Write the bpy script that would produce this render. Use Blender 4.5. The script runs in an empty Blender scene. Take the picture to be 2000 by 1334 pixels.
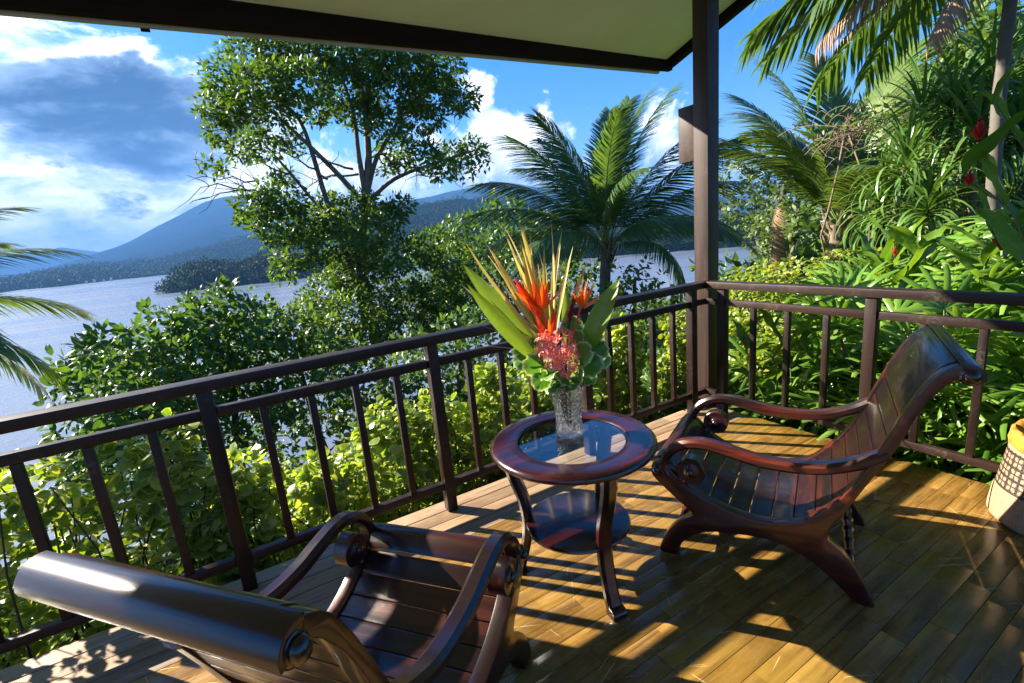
import bpy, bmesh, math, random
import numpy as np
from mathutils import Vector, Matrix

random.seed(7)
RNG = np.random.default_rng(11)
R = math.radians
sc = bpy.context.scene
COL = sc.collection

# ------------------------------------------------------------------ camera
CAM = np.array([-2.885, -2.223, 1.400])
FPX, YAW, PITCH, ROLL = 946.6, 1.04593, 0.21991, -0.09368


def cam_axes():
    f = np.array([math.cos(YAW) * math.cos(PITCH), math.sin(YAW) * math.cos(PITCH), -math.sin(PITCH)])
    r = np.array([math.sin(YAW), -math.cos(YAW), 0.0])
    u = np.cross(r, f)
    return (r * math.cos(ROLL) + u * math.sin(ROLL), -r * math.sin(ROLL) + u * math.cos(ROLL), f)


RT, UP, FW = cam_axes()
cam_data = bpy.data.cameras.new('camera')
cam = bpy.data.objects.new('camera', cam_data)
COL.objects.link(cam)
M = Matrix.Identity(4)
for i in range(3):
    M[i][0], M[i][1], M[i][2], M[i][3] = RT[i], UP[i], -FW[i], CAM[i]
cam.matrix_world = M
cam_data.sensor_width = 36.0
cam_data.lens = 36.0 * FPX / 2000.0
cam_data.clip_start = 0.05
cam_data.clip_end = 40000
sc.camera = cam


def at(px, py, dist):
    """the place seen at a photograph pixel, at a horizontal distance from the viewer"""
    d = FW + (px - 1000) / FPX * RT - (py - 667) / FPX * UP
    return CAM + d * (dist / math.hypot(d[0], d[1]))


def polar(az, dist, z=0.0):
    return np.array([CAM[0] + dist * math.cos(R(az)), CAM[1] + dist * math.sin(R(az)), z])


# ------------------------------------------------------------------ node helper
class NB:
    def __init__(s, nt):
        s.nt = nt

    def n(s, t, **kw):
        nd = s.nt.nodes.new(t)
        for k, v in kw.items():
            setattr(nd, k, v)
        return nd

    def put(s, sock, v):
        if v is None:
            return
        if isinstance(v, bpy.types.NodeSocket):
            s.nt.links.new(v, sock)
        else:
            if hasattr(sock.default_value, '__len__'):
                L = len(sock.default_value)
                v = tuple(v) if hasattr(v, '__len__') else (v,) * L
                if L == 4 and len(v) == 3:
                    v = v + (1.0,)
            sock.default_value = v

    def m(s, op, a, b=None, c=None, clamp=False):
        nd = s.n('ShaderNodeMath', operation=op, use_clamp=clamp)
        s.put(nd.inputs[0], a)
        if b is not None: s.put(nd.inputs[1], b)
        if c is not None: s.put(nd.inputs[2], c)
        return nd.outputs[0]

    def add(s, *a):
        o = a[0]
        for x in a[1:]: o = s.m('ADD', o, x)
        return o

    def mul(s, *a):
        o = a[0]
        for x in a[1:]: o = s.m('MULTIPLY', o, x)
        return o

    def sub(s, a, b):
        return s.m('SUBTRACT', a, b)

    def step(s, x, lo, hi, smooth=True):
        nd = s.n('ShaderNodeMapRange', interpolation_type='SMOOTHSTEP' if smooth else 'LINEAR', clamp=True)
        s.put(nd.inputs[0], x)
        nd.inputs[1].default_value, nd.inputs[2].default_value = lo, hi
        return nd.outputs[0]

    def mix(s, f, a, b, mode='MIX'):
        nd = s.n('ShaderNodeMix', data_type='RGBA', blend_type=mode)
        s.put(nd.inputs[0], f); s.put(nd.inputs[6], a); s.put(nd.inputs[7], b)
        return nd.outputs[2]

    def noise(s, vec, scale, detail=4, rough=0.55, dist=0.0, col=False):
        nd = s.n('ShaderNodeTexNoise')
        s.put(nd.inputs['Vector'], vec)
        nd.inputs['Scale'].default_value = scale
        nd.inputs['Detail'].default_value = detail
        nd.inputs['Roughness'].default_value = rough
        nd.inputs['Distortion'].default_value = dist
        return nd.outputs['Color' if col else 'Fac']

    def mapping(s, vec, loc=(0, 0, 0), rot=(0, 0, 0), scale=(1, 1, 1)):
        nd = s.n('ShaderNodeMapping')
        s.put(nd.inputs[0], vec)
        s.put(nd.inputs[1], loc); s.put(nd.inputs[2], rot); s.put(nd.inputs[3], scale)
        return nd.outputs[0]

    def ramp(s, f, stops):
        nd = s.n('ShaderNodeValToRGB')
        s.put(nd.inputs[0], f)
        e = nd.color_ramp.elements
        while len(e) < len(stops): e.new(0.5)
        for el, (p, c) in zip(e, stops):
            el.position = p; el.color = tuple(c) + (1,) if len(c) == 3 else c
        return nd.outputs[0]

    def bump(s, h, strength=0.3, dist=0.01, normal=None):
        nd = s.n('ShaderNodeBump')
        nd.inputs['Strength'].default_value = strength
        nd.inputs['Distance'].default_value = dist
        s.put(nd.inputs['Height'], h)
        if normal is not None: s.put(nd.inputs['Normal'], normal)
        return nd.outputs[0]


# ------------------------------------------------------------------ sun, sky, exposure
HAZE = 1.7e-4
SUN_EL, SUN_AZ = 29.0, 129.5          # azimuth counted from +X towards +Y
sun_d = bpy.data.lights.new('sun', 'SUN')
sun_d.energy = 4.5
sun_d.angle = R(0.5)
sun_d.color = (1.0, 0.90, 0.74)
sun = bpy.data.objects.new('sun', sun_d)
COL.objects.link(sun)
sd = Vector((math.cos(R(SUN_AZ)) * math.cos(R(SUN_EL)), math.sin(R(SUN_AZ)) * math.cos(R(SUN_EL)), math.sin(R(SUN_EL))))
sun.rotation_euler = sd.to_track_quat('Z', 'Y').to_euler()
sun.location = (-20, 25, 30)

world = bpy.data.worlds.new('World')
sc.world = world
world.use_nodes = True
wt = world.node_tree
wt.nodes.clear()
W = NB(wt)


def build_sky():
    sky = W.n('ShaderNodeTexSky', sky_type='NISHITA')
    sky.sun_disc = False
    sky.sun_elevation = R(SUN_EL)
    sky.sun_rotation = R(90.0 - SUN_AZ)
    sky.altitude = 30
    sky.air_density = 1.0
    sky.dust_density = 0.35
    sky.ozone_density = 3.5
    S = 0.12
    hs = W.n('ShaderNodeHueSaturation')
    hs.inputs['Saturation'].default_value = 1.42
    hs.inputs['Value'].default_value = 0.39
    hs.inputs['Hue'].default_value = 0.512
    W.put(hs.inputs['Color'], sky.outputs[0])
    base = hs.outputs[0]
    tc = W.n('ShaderNodeTexCoord')
    d = tc.outputs['Generated']
    sp = W.n('ShaderNodeSeparateXYZ'); W.put(sp.inputs[0], d)
    az = W.mul(W.m('ARCTAN2', sp.outputs[1], sp.outputs[0]), 180 / math.pi)
    el = W.mul(W.m('ARCSINE', sp.outputs[2]), 180 / math.pi)

    def g(a0, e0, sa, se):
        x = W.m('POWER', W.m('ABSOLUTE', W.m('DIVIDE', W.sub(az, a0), sa)), 2.0)
        y = W.m('POWER', W.m('ABSOLUTE', W.m('DIVIDE', W.sub(el, e0), se)), 2.0)
        return W.m('EXPONENT', W.mul(W.add(x, y), -1.0))

    flat = W.mapping(d, scale=(1, 1, 2.3))
    n1 = W.noise(flat, 4.2, 10, 0.64, 0.3)
    n2 = W.noise(W.mapping(flat, loc=(3.1, 1.7, 0.4)), 9.0, 8, 0.6, 0.2)
    puff = W.noise(d, 13.0, 10, 0.62, 0.3)
    puff_s = W.noise(W.mapping(d, loc=(0.012, -0.012, -0.011)), 13.0, 10, 0.62, 0.3)
    # fair-weather cloud cover in the whole sky, denser towards the sun side
    side = g(125, 8, 38, 16)
    low = W.step(el, 26, 2)
    cover = W.add(n1, W.mul(side, 0.17), W.mul(low, 0.05), W.mul(g(97, 11, 13, 7), 0.22), W.mul(g(104, 4, 14, 6), 0.34), W.mul(g(90, 3, 9, 4), 0.16), W.mul(g(106, 19, 9, 2.0), 0.14), W.mul(g(68, 14, 12, 5), -0.16), W.mul(g(30, 12, 16, 12), -0.22))
    m_white = W.step(cover, 0.60, 0.70)
    darkv = W.add(n1, W.mul(W.sub(n2, 0.5), 0.35), W.mul(g(97.5, 12.8, 9.5, 5.2), 0.42), W.mul(g(91, 9.5, 6, 3.6), 0.17), W.mul(g(90, 15, 8, 3), 0.12), W.mul(g(94, 4.9, 6, 1.2), 0.07), W.mul(g(125, 10, 20, 6), 0.05), W.mul(g(106.5, 6, 3.6, 5), -0.28), W.mul(g(100, 18.8, 9, 1.7), -0.2), W.mul(g(91, 1.6, 5, 2.0), -0.14), W.mul(g(85, 4, 5, 5), -0.2), W.mul(g(45, 10, 22, 20), -0.3))
    m_dark = W.step(darkv, 0.64, 0.76)
    # cumulus banks over the far hills
    cum = W.add(W.mul(W.sub(puff, 0.5), 1.7), W.mul(g(59.2, 9.3, 4.4, 3.6), 0.92), W.mul(g(54.2, 9.4, 2.6, 3.0), 0.6), W.mul(g(62, 7.5, 4, 3), 0.45), W.mul(g(41.6, 8.2, 2.2, 3.4), 0.85), W.mul(g(71, 7.5, 6, 3.6), 0.5), W.mul(g(35, 2.4, 3.0, 2.8), 0.62), W.mul(g(61.0, 14.8, 1.7, 2.4), 0.42), W.mul(g(49, 3.5, 6, 1.6), 0.35), W.mul(g(78, 5.5, 5, 5), 0.45))
    m_cum = W.step(cum, 0.22, 0.52)
    relief = W.step(W.sub(puff, puff_s), -0.07, 0.09)
    hgt = W.step(el, 4.5, 10.5)
    lit = W.add(W.mul(relief, 0.45), W.mul(hgt, 0.30), W.mul(W.step(cum, 0.35, 0.9), 0.25))
    c_cum = W.mix(lit, (0.10, 0.14, 0.25), (0.56, 0.55, 0.53))
    c_white = W.mix(W.step(n2, 0.34, 0.62), (0.14, 0.19, 0.28), (0.46, 0.46, 0.46))
    c_dark = W.mix(W.step(W.add(darkv, W.mul(W.sub(n2, 0.5), 0.5)), 0.66, 0.98), (0.085, 0.125, 0.190), (0.012, 0.027, 0.058))
    k = 1.0 / S
    def sc3(c):
        nd = W.n('ShaderNodeVectorMath', operation='SCALE'); W.put(nd.inputs[0], c); nd.inputs['Scale'].default_value = k
        return nd.outputs[0]
    hazec = W.mix(W.mul(W.step(el, 9, -1), 0.55), base, sc3(W.mix(1.0, (0, 0, 0), (0.14, 0.20, 0.30))))
    col = W.mix(m_white, hazec, sc3(c_white))
    col = W.mix(m_dark, col, sc3(c_dark))
    col = W.mix(m_cum, col, sc3(c_cum))
    bg = W.n('ShaderNodeBackground'); W.put(bg.inputs[0], col); bg.inputs[1].default_value = S
    out = W.n('ShaderNodeOutputWorld'); wt.links.new(bg.outputs[0], out.inputs[0])


build_sky()
sc.view_settings.view_transform = 'Standard'
sc.view_settings.look = 'None'
sc.view_settings.gamma = 1.0
sc.view_settings.use_curve_mapping = False
sc.view_settings.exposure = 2.5
sc.render.engine = 'CYCLES'
cy = sc.cycles
cy.max_bounces = 10
cy.diffuse_bounces = 4
cy.glossy_bounces = 4
cy.transmission_bounces = 8
cy.transparent_max_bounces = 8
cy.volume_bounces = 0
cy.sample_clamp_indirect = 6.0
cy.caustics_refractive = False
cy.caustics_reflective = False
cy.use_denoising = True
try:
    cy.denoiser = 'OPENIMAGEDENOISE'
    cy.denoising_input_passes = 'RGB_ALBEDO_NORMAL'
except Exception:
    pass


# ------------------------------------------------------------------ materials
def new_mat(name):
    m = bpy.data.materials.new(name)
    m.use_nodes = True
    nt = m.node_tree
    nt.nodes.clear()
    b = NB(nt)
    p = b.n('ShaderNodeBsdfPrincipled')
    o = b.n('ShaderNodeOutputMaterial')
    nt.links.new(p.outputs[0], o.inputs[0])
    return m, b, p, o


def wood(name, light, dark, axis='X', rough=0.35, grain=14.0, coat=0.0, contrast=(0.32, 0.68), bump=0.25, rrange=0.12, spec=0.5, wear=0.0, dust=(0.10, 0.085, 0.072)):
    m, b, p, o = new_mat(name)
    tc = b.n('ShaderNodeTexCoord')
    oi = b.n('ShaderNodeObjectInfo')
    off = b.n('ShaderNodeVectorMath', operation='SCALE')
    b.put(off.inputs[0], (7.3, 3.1, 5.7)); b.put(off.inputs['Scale'], oi.outputs['Random'])
    v = b.n('ShaderNodeVectorMath', operation='ADD')
    b.put(v.inputs[0], tc.outputs['Object']); b.put(v.inputs[1], off.outputs[0])
    s = {'X': (0.06, 1, 1), 'Y': (1, 0.06, 1), 'Z': (1, 1, 0.06)}[axis]
    mv = b.mapping(v.outputs[0], scale=s)
    g1 = b.noise(mv, grain, 6, 0.65, 0.6)
    g2 = b.noise(mv, grain * 7, 4, 0.6, 0.2)
    big = b.noise(v.outputs[0], 2.3, 3, 0.5)
    f = b.add(b.mul(g1, 0.6), b.mul(g2, 0.2), b.mul(big, 0.2))
    f = b.step(f, contrast[0], contrast[1])
    f = b.m('ADD', f, b.mul(b.sub(oi.outputs['Random'], 0.5), 0.35), clamp=True)
    bc = b.mix(f, dark, light)
    rr = b.m('MULTIPLY_ADD', g1, rrange * 2, rough - rrange)
    if wear > 0:
        pos = b.n('ShaderNodeNewGeometry').outputs['Position']
        wn = b.mul(b.step(b.noise(pos, 5.0, 5, 0.7), 0.50, 0.72), b.step(b.noise(pos, 60, 3, 0.7), 0.38, 0.66), wear)
        bc = b.mix(wn, bc, dust)
        rr = b.m('MULTIPLY_ADD', wn, 0.35, rr)
    b.put(p.inputs['Base Color'], bc)
    b.put(p.inputs['Roughness'], rr)
    p.inputs['Specular IOR Level'].default_value = spec
    p.inputs['Coat Weight'].default_value = coat
    p.inputs['Coat Roughness'].default_value = 0.12
    b.put(p.inputs['Normal'], b.bump(b.add(g2, b.mul(g1, 0.6)), bump, 0.002))
    return m


M_RAIL = wood('rail_wood_x', (0.023, 0.0105, 0.0075), (0.006, 0.0028, 0.0024), 'X', 0.42, 16, bump=0.35, spec=0.3, wear=0.45)
M_RAILY = wood('rail_wood_y', (0.032, 0.017, 0.013), (0.010, 0.005, 0.004), 'Y', 0.42, 16, bump=0.35, spec=0.3, wear=0.45)
M_RAILZ = wood('rail_wood_z', (0.023, 0.0105, 0.0075), (0.006, 0.0028, 0.0024), 'Z', 0.42, 16, bump=0.35, spec=0.3, wear=0.45)
M_COLUMN = wood('column_wood', (0.050, 0.029, 0.023), (0.016, 0.009, 0.007), 'Z', 0.5, 20, bump=0.3, spec=0.3, wear=0.45)
M_BEAM = wood('beam_wood', (0.020, 0.010, 0.006), (0.008, 0.004, 0.0025), 'X', 0.8, 12, bump=0.3, spec=0.12)
M_ROSE = wood('rosewood_x', (0.155, 0.021, 0.009), (0.0085, 0.0025, 0.0025), 'X', 0.32, 8, coat=0.45, contrast=(0.45, 0.69), bump=0.22, wear=0.08)
M_ROSEY = wood('rosewood_y', (0.078, 0.012, 0.007), (0.0075, 0.0025, 0.003), 'Y', 0.31, 8, coat=0.45, contrast=(0.46, 0.71), bump=0.22, wear=0.08)
M_TABLE = wood('table_wood', (0.075, 0.010, 0.008), (0.008, 0.002, 0.003), 'X', 0.24, 9, coat=0.55, contrast=(0.42, 0.70), bump=0.10)
M_DARKGAP = wood('under_deck_wood', (0.02, 0.013, 0.008), (0.008, 0.005, 0.003), 'X', 0.8, 10)


def plank_material(name, light, dark, olive, rough, scratch, bump):
    m, b, p, o = new_mat(name)
    geo = b.n('ShaderNodeNewGeometry')
    oi = b.n('ShaderNodeObjectInfo')
    pos = geo.outputs['Position']
    rnd = oi.outputs['Random']
    off = b.n('ShaderNodeCombineXYZ'); b.put(off.inputs[0], b.mul(rnd, 17.0)); b.put(off.inputs[1], b.mul(rnd, 5.0))
    v = b.n('ShaderNodeVectorMath', operation='ADD'); b.put(v.inputs[0], pos); b.put(v.inputs[1], off.outputs[0])
    mv = b.mapping(v.outputs[0], scale=(0.07, 1, 1))
    g1 = b.noise(mv, 30, 6, 0.65, 0.5)
    g2 = b.noise(mv, 160, 3, 0.6)
    big = b.noise(pos, 1.6, 4, 0.6)
    blot = b.noise(pos, 7.0, 5, 0.65)
    f = b.step(b.add(b.mul(g1, 0.65), b.mul(g2, 0.2), b.mul(blot, 0.15)), 0.34, 0.66)
    c = b.mix(f, dark, light)
    c = b.mix(b.mul(b.step(big, 0.40, 0.66), 0.55), c, olive)
    c = b.mix(b.mul(b.step(b.noise(pos, 3.4, 6, 0.7), 0.50, 0.68), 0.5), c, dark)
    hue = b.mix(rnd, (0.80, 0.76, 0.72), (1.14, 1.14, 1.16))
    c = b.mix(1.0, c, hue, 'MULTIPLY')
    rough_v = b.m('MULTIPLY_ADD', blot, 0.30, rough - 0.13)
    if scratch > 0:
        tot = None
        for k, (ang, sx, sy, th) in enumerate(((0.5, 3.0, 90.0, 0.69), (2.2, 2.4, 110.0, 0.70), (1.35, 4.0, 120.0, 0.70), (2.85, 3.2, 100.0, 0.70))):
            warp = b.noise(b.mapping(pos, loc=(k * 3.3, k, 0)), 3.5, 2, 0.5, col=True)
            wv = b.n('ShaderNodeVectorMath', operation='MULTIPLY_ADD')
            b.put(wv.inputs[0], warp); b.put(wv.inputs[1], (0.05, 0.05, 0)); b.put(wv.inputs[2], pos)
            sv = b.mapping(b.mapping(wv.outputs[0], rot=(0, 0, ang), loc=(k * 1.7, 0, 0)), scale=(sx, sy, 1))
            s = b.step(b.noise(sv, 1.0, 2, 0.5), th, th + 0.03)
            tot = s if tot is None else b.m('MAXIMUM', tot, s)
        patch = b.step(b.noise(pos, 2.6, 3, 0.6), 0.38, 0.52)
        s = b.mul(tot, patch, scratch)
        c = b.mix(s, c, (0.80, 0.64, 0.36))
        rough_v = b.m('MULTIPLY_ADD', s, 0.3, rough_v)
    b.put(p.inputs['Base Color'], c)
    b.put(p.inputs['Roughness'], rough_v)
    p.inputs['Specular IOR Level'].default_value = 0.5
    b.put(p.inputs['Normal'], b.bump(b.add(b.mul(g2, 0.5), g1, b.mul(blot, 0.4)), bump, 0.002))
    return m


M_PLANK = plank_material('varnished_deck', (0.34, 0.195, 0.048), (0.105, 0.054, 0.013), (0.225, 0.145, 0.020), 0.24, 0.42, 0.22)
M_PLANKOUT = plank_material('weathered_deck', (0.40, 0.27, 0.155), (0.17, 0.105, 0.06), (0.32, 0.24, 0.14), 0.52, 0.15, 0.5)


def plain(name, col, rough=0.5, var=0.25, scale=6, metal=0.0, bump=0.1, spec=0.5):
    m, b, p, o = new_mat(name)
    tc = b.n('ShaderNodeTexCoord')
    n = b.noise(tc.outputs['Object'], scale, 5, 0.6)
    c2 = tuple(x * (1 - var) for x in col)
    b.put(p.inputs['Base Color'], b.mix(b.step(n, 0.3, 0.7), c2, col))
    b.put(p.inputs['Roughness'], b.m('MULTIPLY_ADD', n, 0.15, rough - 0.07))
    p.inputs['Metallic'].default_value = metal
    p.inputs['Specular IOR Level'].default_value = spec
    if bump: b.put(p.inputs['Normal'], b.bump(b.noise(tc.outputs['Object'], scale * 9, 3, 0.6), bump, 0.003))
    return m


M_CEIL = plain('ceiling_board', (0.75, 0.79, 0.84), 0.7, 0.06, 2.0, bump=0.05)
M_GUTTER = plain('gutter_paint', (0.42, 0.41, 0.37), 0.5, 0.2, 5)
M_ROOF = plain('roof_thatch', (0.16, 0.12, 0.08), 0.9, 0.4, 9)


def leaf_mat(name, c1, c2, c3=None, gloss=0.42, trans=0.35, rim=None, tint=(1.35, 1.25, 0.45), stripe=None, spec=0.5):
    """leaf colours vary from leaf to leaf; light comes through the blade; 'rim' is a pale border of the leaf itself"""
    m, b, p, o = new_mat(name)
    geo = b.n('ShaderNodeNewGeometry')
    oi = b.n('ShaderNodeObjectInfo')
    r = b.m('FRACT', b.add(geo.outputs['Random Per Island'], b.mul(oi.outputs['Random'], 3.7)))
    stops = [(0.0, c1), (1.0, c2)] if c3 is None else [(0.0, c1), (0.75, c2), (1.0, c3)]
    c = b.ramp(r, stops)
    tc = b.n('ShaderNodeTexCoord')
    nz = b.noise(tc.outputs['Object'], 18 if rim is None else 45, 3, 0.6)
    c = b.mix(b.mul(b.step(nz, 0.35, 0.7), 0.25), c, (c1[0] * 0.6, c1[1] * 0.6, c1[2] * 0.6))
    if rim is not None:
        at_ = b.n('ShaderNodeAttribute', attribute_name='rim')
        f = b.step(b.add(at_.outputs['Fac'], b.mul(b.sub(nz, 0.5), 0.9)), 0.62, 0.92)
        c = b.mix(f, c, rim)
    b.put(p.inputs['Base Color'], c)
    p.inputs['Roughness'].default_value = gloss
    p.inputs['Specular IOR Level'].default_value = spec
    t = b.n('ShaderNodeBsdfTranslucent')
    b.put(t.inputs[0], b.mix(1.0, c, tint, 'MULTIPLY'))
    ad = b.n('ShaderNodeMixShader'); ad.inputs[0].default_value = trans
    b.nt.links.new(p.outputs[0], ad.inputs[1]); b.nt.links.new(t.outputs[0], ad.inputs[2])
    b.nt.links.new(ad.outputs[0], o.inputs[0])
    return m


M_TREE = leaf_mat('big_tree_leaf', (0.046, 0.112, 0.016), (0.092, 0.178, 0.024), (0.15, 0.23, 0.030), 0.46, 0.42)
M_DARKTREE = leaf_mat('dark_glossy_leaf', (0.050, 0.125, 0.028), (0.115, 0.215, 0.046), None, 0.42, 0.34, spec=0.45)
M_MIDTREE = leaf_mat('mid_green_leaf', (0.065, 0.140, 0.028), (0.135, 0.225, 0.050), None, 0.44, 0.40)
M_FARTREE = leaf_mat('far_tree_leaf', (0.075, 0.130, 0.035), (0.15, 0.215, 0.060), None, 0.5, 0.34)
M_HEDGE = leaf_mat('variegated_leaf', (0.10, 0.20, 0.022), (0.29, 0.41, 0.05), (0.50, 0.52, 0.15), 0.32, 0.48, rim=(0.38, 0.44, 0.14))
M_YHEDGE = leaf_mat('yellow_green_leaf', (0.13, 0.22, 0.020), (0.30, 0.36, 0.045), (0.42, 0.46, 0.10), 0.42, 0.42)
M_PALM = leaf_mat('coconut_leaf', (0.052, 0.118, 0.038), (0.120, 0.205, 0.058), None, 0.32, 0.40, spec=0.6)
M_PALMY = leaf_mat('young_palm_leaf', (0.070, 0.145, 0.024), (0.155, 0.225, 0.042), None, 0.34, 0.36)
M_RHAPIS = leaf_mat('fan_palm_leaf', (0.085, 0.205, 0.026), (0.18, 0.33, 0.045), (0.25, 0.40, 0.07), 0.26, 0.40, spec=0.6)
M_STRAP = leaf_mat('strap_leaf', (0.070, 0.165, 0.038), (0.150, 0.260, 0.060), None, 0.30, 0.28, spec=0.6)
M_GINGER = leaf_mat('ginger_leaf', (0.085, 0.190, 0.022), (0.17, 0.29, 0.036), None, 0.34, 0.42)
M_DRY = leaf_mat('dry_leaf', (0.28, 0.16, 0.09), (0.50, 0.33, 0.20), None, 0.6, 0.25, tint=(1.0, 0.9, 0.7))
M_RIB = plain('palm_rib', (0.22, 0.24, 0.06), 0.45, 0.3, 8)
M_BARK = plain('grey_bark', (0.20, 0.15, 0.105), 0.85, 0.55, 7, bump=0.6)
M_RINGED = plain('ringed_trunk', (0.13, 0.115, 0.095), 0.85, 0.5, 5, bump=0.6)
M_BARKDK = plain('dark_bark', (0.085, 0.060, 0.042), 0.85, 0.5, 8, bump=0.6)
M_TWIG = plain('dry_twig', (0.22, 0.155, 0.105), 0.8, 0.4, 12)
M_STEM = plain('green_stem', (0.10, 0.16, 0.035), 0.5, 0.3, 8)


# ------------------------------------------------------------------ mesh helpers
def link(o, parent=None):
    COL.objects.link(o)
    if parent is not None: o.parent = parent
    return o


def tag(o, label=None, cat=None, group=None, kind=None):
    if label: o['label'] = label
    if cat: o['category'] = cat
    if group: o['group'] = group
    if kind: o['kind'] = kind
    return o


def thing(name, label, cat, loc=(0, 0, 0), rotz=0.0, group=None):
    o = bpy.data.objects.new(name, None)
    o.empty_display_size = 0.1
    o.location = loc
    o.rotation_euler = (0, 0, rotz)
    link(o)
    return tag(o, label, cat, group)


def obj(name, mesh, parent=None, loc=None, rot=None, kind=None):
    o = bpy.data.objects.new(name, mesh)
    link(o, parent)
    if loc is not None: o.location = loc
    if rot is not None: o.rotation_euler = rot
    if kind: o['kind'] = kind
    return o


def np_mesh(name, V, F, mats, smooth=False, mat_idx=None, rim=None):
    """V (n,3); F: (m,k) int array or list of such arrays with different k"""
    me = bpy.data.meshes.new(name)
    V = np.asarray(V, dtype=np.float32)
    Fs = F if isinstance(F, list) else [F]
    Fs = [np.asarray(f, dtype=np.int32) for f in Fs if len(f)]
    nl = sum(f.size for f in Fs); nf = sum(len(f) for f in Fs)
    me.vertices.add(len(V)); me.vertices.foreach_set('co', V.ravel())
    me.loops.add(nl); me.polygons.add(nf)
    me.loops.foreach_set('vertex_index', np.concatenate([f.ravel() for f in Fs]))
    tot = np.concatenate([np.full(len(f), f.shape[1], np.int32) for f in Fs])
    st = np.concatenate([[0], np.cumsum(tot)[:-1]]).astype(np.int32)
    me.polygons.foreach_set('loop_start', st)
    if mat_idx is not None: me.polygons.foreach_set('material_index', np.asarray(mat_idx, np.int32))
    me.polygons.foreach_set('use_smooth', np.full(nf, bool(smooth)))
    if rim is not None:
        a = me.attributes.new('rim', 'FLOAT', 'POINT'); a.data.foreach_set('value', np.asarray(rim, np.float32))
    me.update(calc_edges=True)
    for m in (mats if isinstance(mats, (list, tuple)) else [mats]): me.materials.append(m)
    return me


class MB:
    """collects tubes, boxes, lathes and prisms into one mesh"""
    def __init__(s):
        s.V = []; s.F = {}; s.n = 0

    def add(s, V, F):
        V = np.asarray(V, float); s.V.append(V)
        for f in F:
            s.F.setdefault(len(f), []).append(tuple(i + s.n for i in f))
        s.n += len(V)

    def tube(s, P, rad, sides=8, cap=True, flat=None):
        P = np.asarray(P, float); n = len(P)
        rad = np.full(n, rad) if np.isscalar(rad) else np.asarray(rad, float)
        T = np.gradient(P, axis=0); T /= np.linalg.norm(T, axis=1)[:, None] + 1e-9
        ref = np.array([0, 0, 1.0]) if abs(T[0][2]) < 0.9 else np.array([1.0, 0, 0])
        a = np.cross(T[0], ref); a /= np.linalg.norm(a)
        V = []
        for i in range(n):
            a = a - T[i] * (a @ T[i]); a /= np.linalg.norm(a) + 1e-9
            c = np.cross(T[i], a)
            for k in range(sides):
                t = 2 * math.pi * k / sides
                V.append(P[i] + rad[i] * (a * math.cos(t) + c * math.sin(t) * (flat or 1.0)))
        F = [(i * sides + k, i * sides + (k + 1) % sides, (i + 1) * sides + (k + 1) % sides, (i + 1) * sides + k) for i in range(n - 1) for k in range(sides)]
        if cap:
            F.append(tuple(range(sides))[::-1]); F.append(tuple((n - 1) * sides + k for k in range(sides)))
        s.add(V, F)

    def lathe(s, prof, sides=24, center=(0, 0, 0), axis='Z'):
        c = np.asarray(center, float); V = []
        for r, z in prof:
            for k in range(sides):
                t = 2 * math.pi * k / sides
                p = (r * math.cos(t), r * math.sin(t), z)
                if axis == 'Y': p = (p[0], p[2], p[1])
                if axis == 'X': p = (p[2], p[0], p[1])
                V.append(c + p)
        n = len(prof)
        F = [(i * sides + k, i * sides + (k + 1) % sides, (i + 1) * sides + (k + 1) % sides, (i + 1) * sides + k) for i in range(n - 1) for k in range(sides)]
        if axis == 'Y': F = [f[::-1] for f in F]
        s.add(V, F)

    def box(s, x0, x1, y0, y1, z0, z1):
        V = [(x, y, z) for z in (z0, z1) for y in (y0, y1) for x in (x0, x1)]
        s.add(V, [(0, 2, 3, 1), (4, 5, 7, 6), (0, 1, 5, 4), (2, 6, 7, 3), (0, 4, 6, 2), (1, 3, 7, 5)])

    def mesh(s, name, mats, smooth=True, angle=40, fix=False):
        me = np_mesh(name, np.concatenate(s.V), [np.array(v) for v in s.F.values()], mats, smooth)
        if fix:
            bm = bmesh.new(); bm.from_mesh(me); bmesh.ops.remove_doubles(bm, verts=bm.verts, dist=1e-5)
            bmesh.ops.recalc_face_normals(bm, faces=bm.faces); bm.to_mesh(me); bm.free()
            for p in me.polygons: p.use_smooth = smooth
        if smooth and angle < 180: me.set_sharp_from_angle(angle=R(angle))
        return me


def bevel_mesh(bm, name, mats, w=0.004, seg=2, smooth=True):
    bmesh.ops.remove_doubles(bm, verts=bm.verts, dist=1e-5)
    bmesh.ops.recalc_face_normals(bm, faces=bm.faces)
    if w > 0:
        ed = [e for e in bm.edges if len(e.link_faces) == 2 and e.calc_face_angle(0) > R(35)]
        bmesh.ops.bevel(bm, geom=ed, offset=w, segments=seg, affect='EDGES', profile=0.6, clamp_overlap=True)
    me = bpy.data.meshes.new(name)
    bm.to_mesh(me); bm.free()
    for m in (mats if isinstance(mats, (list, tuple)) else [mats]): me.materials.append(m)
    if smooth:
        for p in me.polygons: p.use_smooth = True
        me.set_sharp_from_angle(angle=R(42))
    return me


def box_mesh(name, size, mats, w=0.004, center=(0, 0, 0)):
    bm = bmesh.new()
    bmesh.ops.create_cube(bm, size=1.0)
    for v in bm.verts:
        v.co = Vector((v.co.x * size[0] + center[0], v.co.y * size[1] + center[1], v.co.z * size[2] + center[2]))
    return bevel_mesh(bm, name, mats, w)


def prism_mesh(name, poly, y0, y1, mats, w=0.004, seg=2):
    """polygon in the x-z plane, given a thickness along y"""
    bm = bmesh.new()
    vs = [bm.verts.new((x, y0, z)) for x, z in poly]
    f = bm.faces.new(vs)
    ex = bmesh.ops.extrude_face_region(bm, geom=[f])
    for v in [g for g in ex['geom'] if isinstance(g, bmesh.types.BMVert)]: v.co.y = y1
    return bevel_mesh(bm, name, mats, w, seg)


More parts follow.
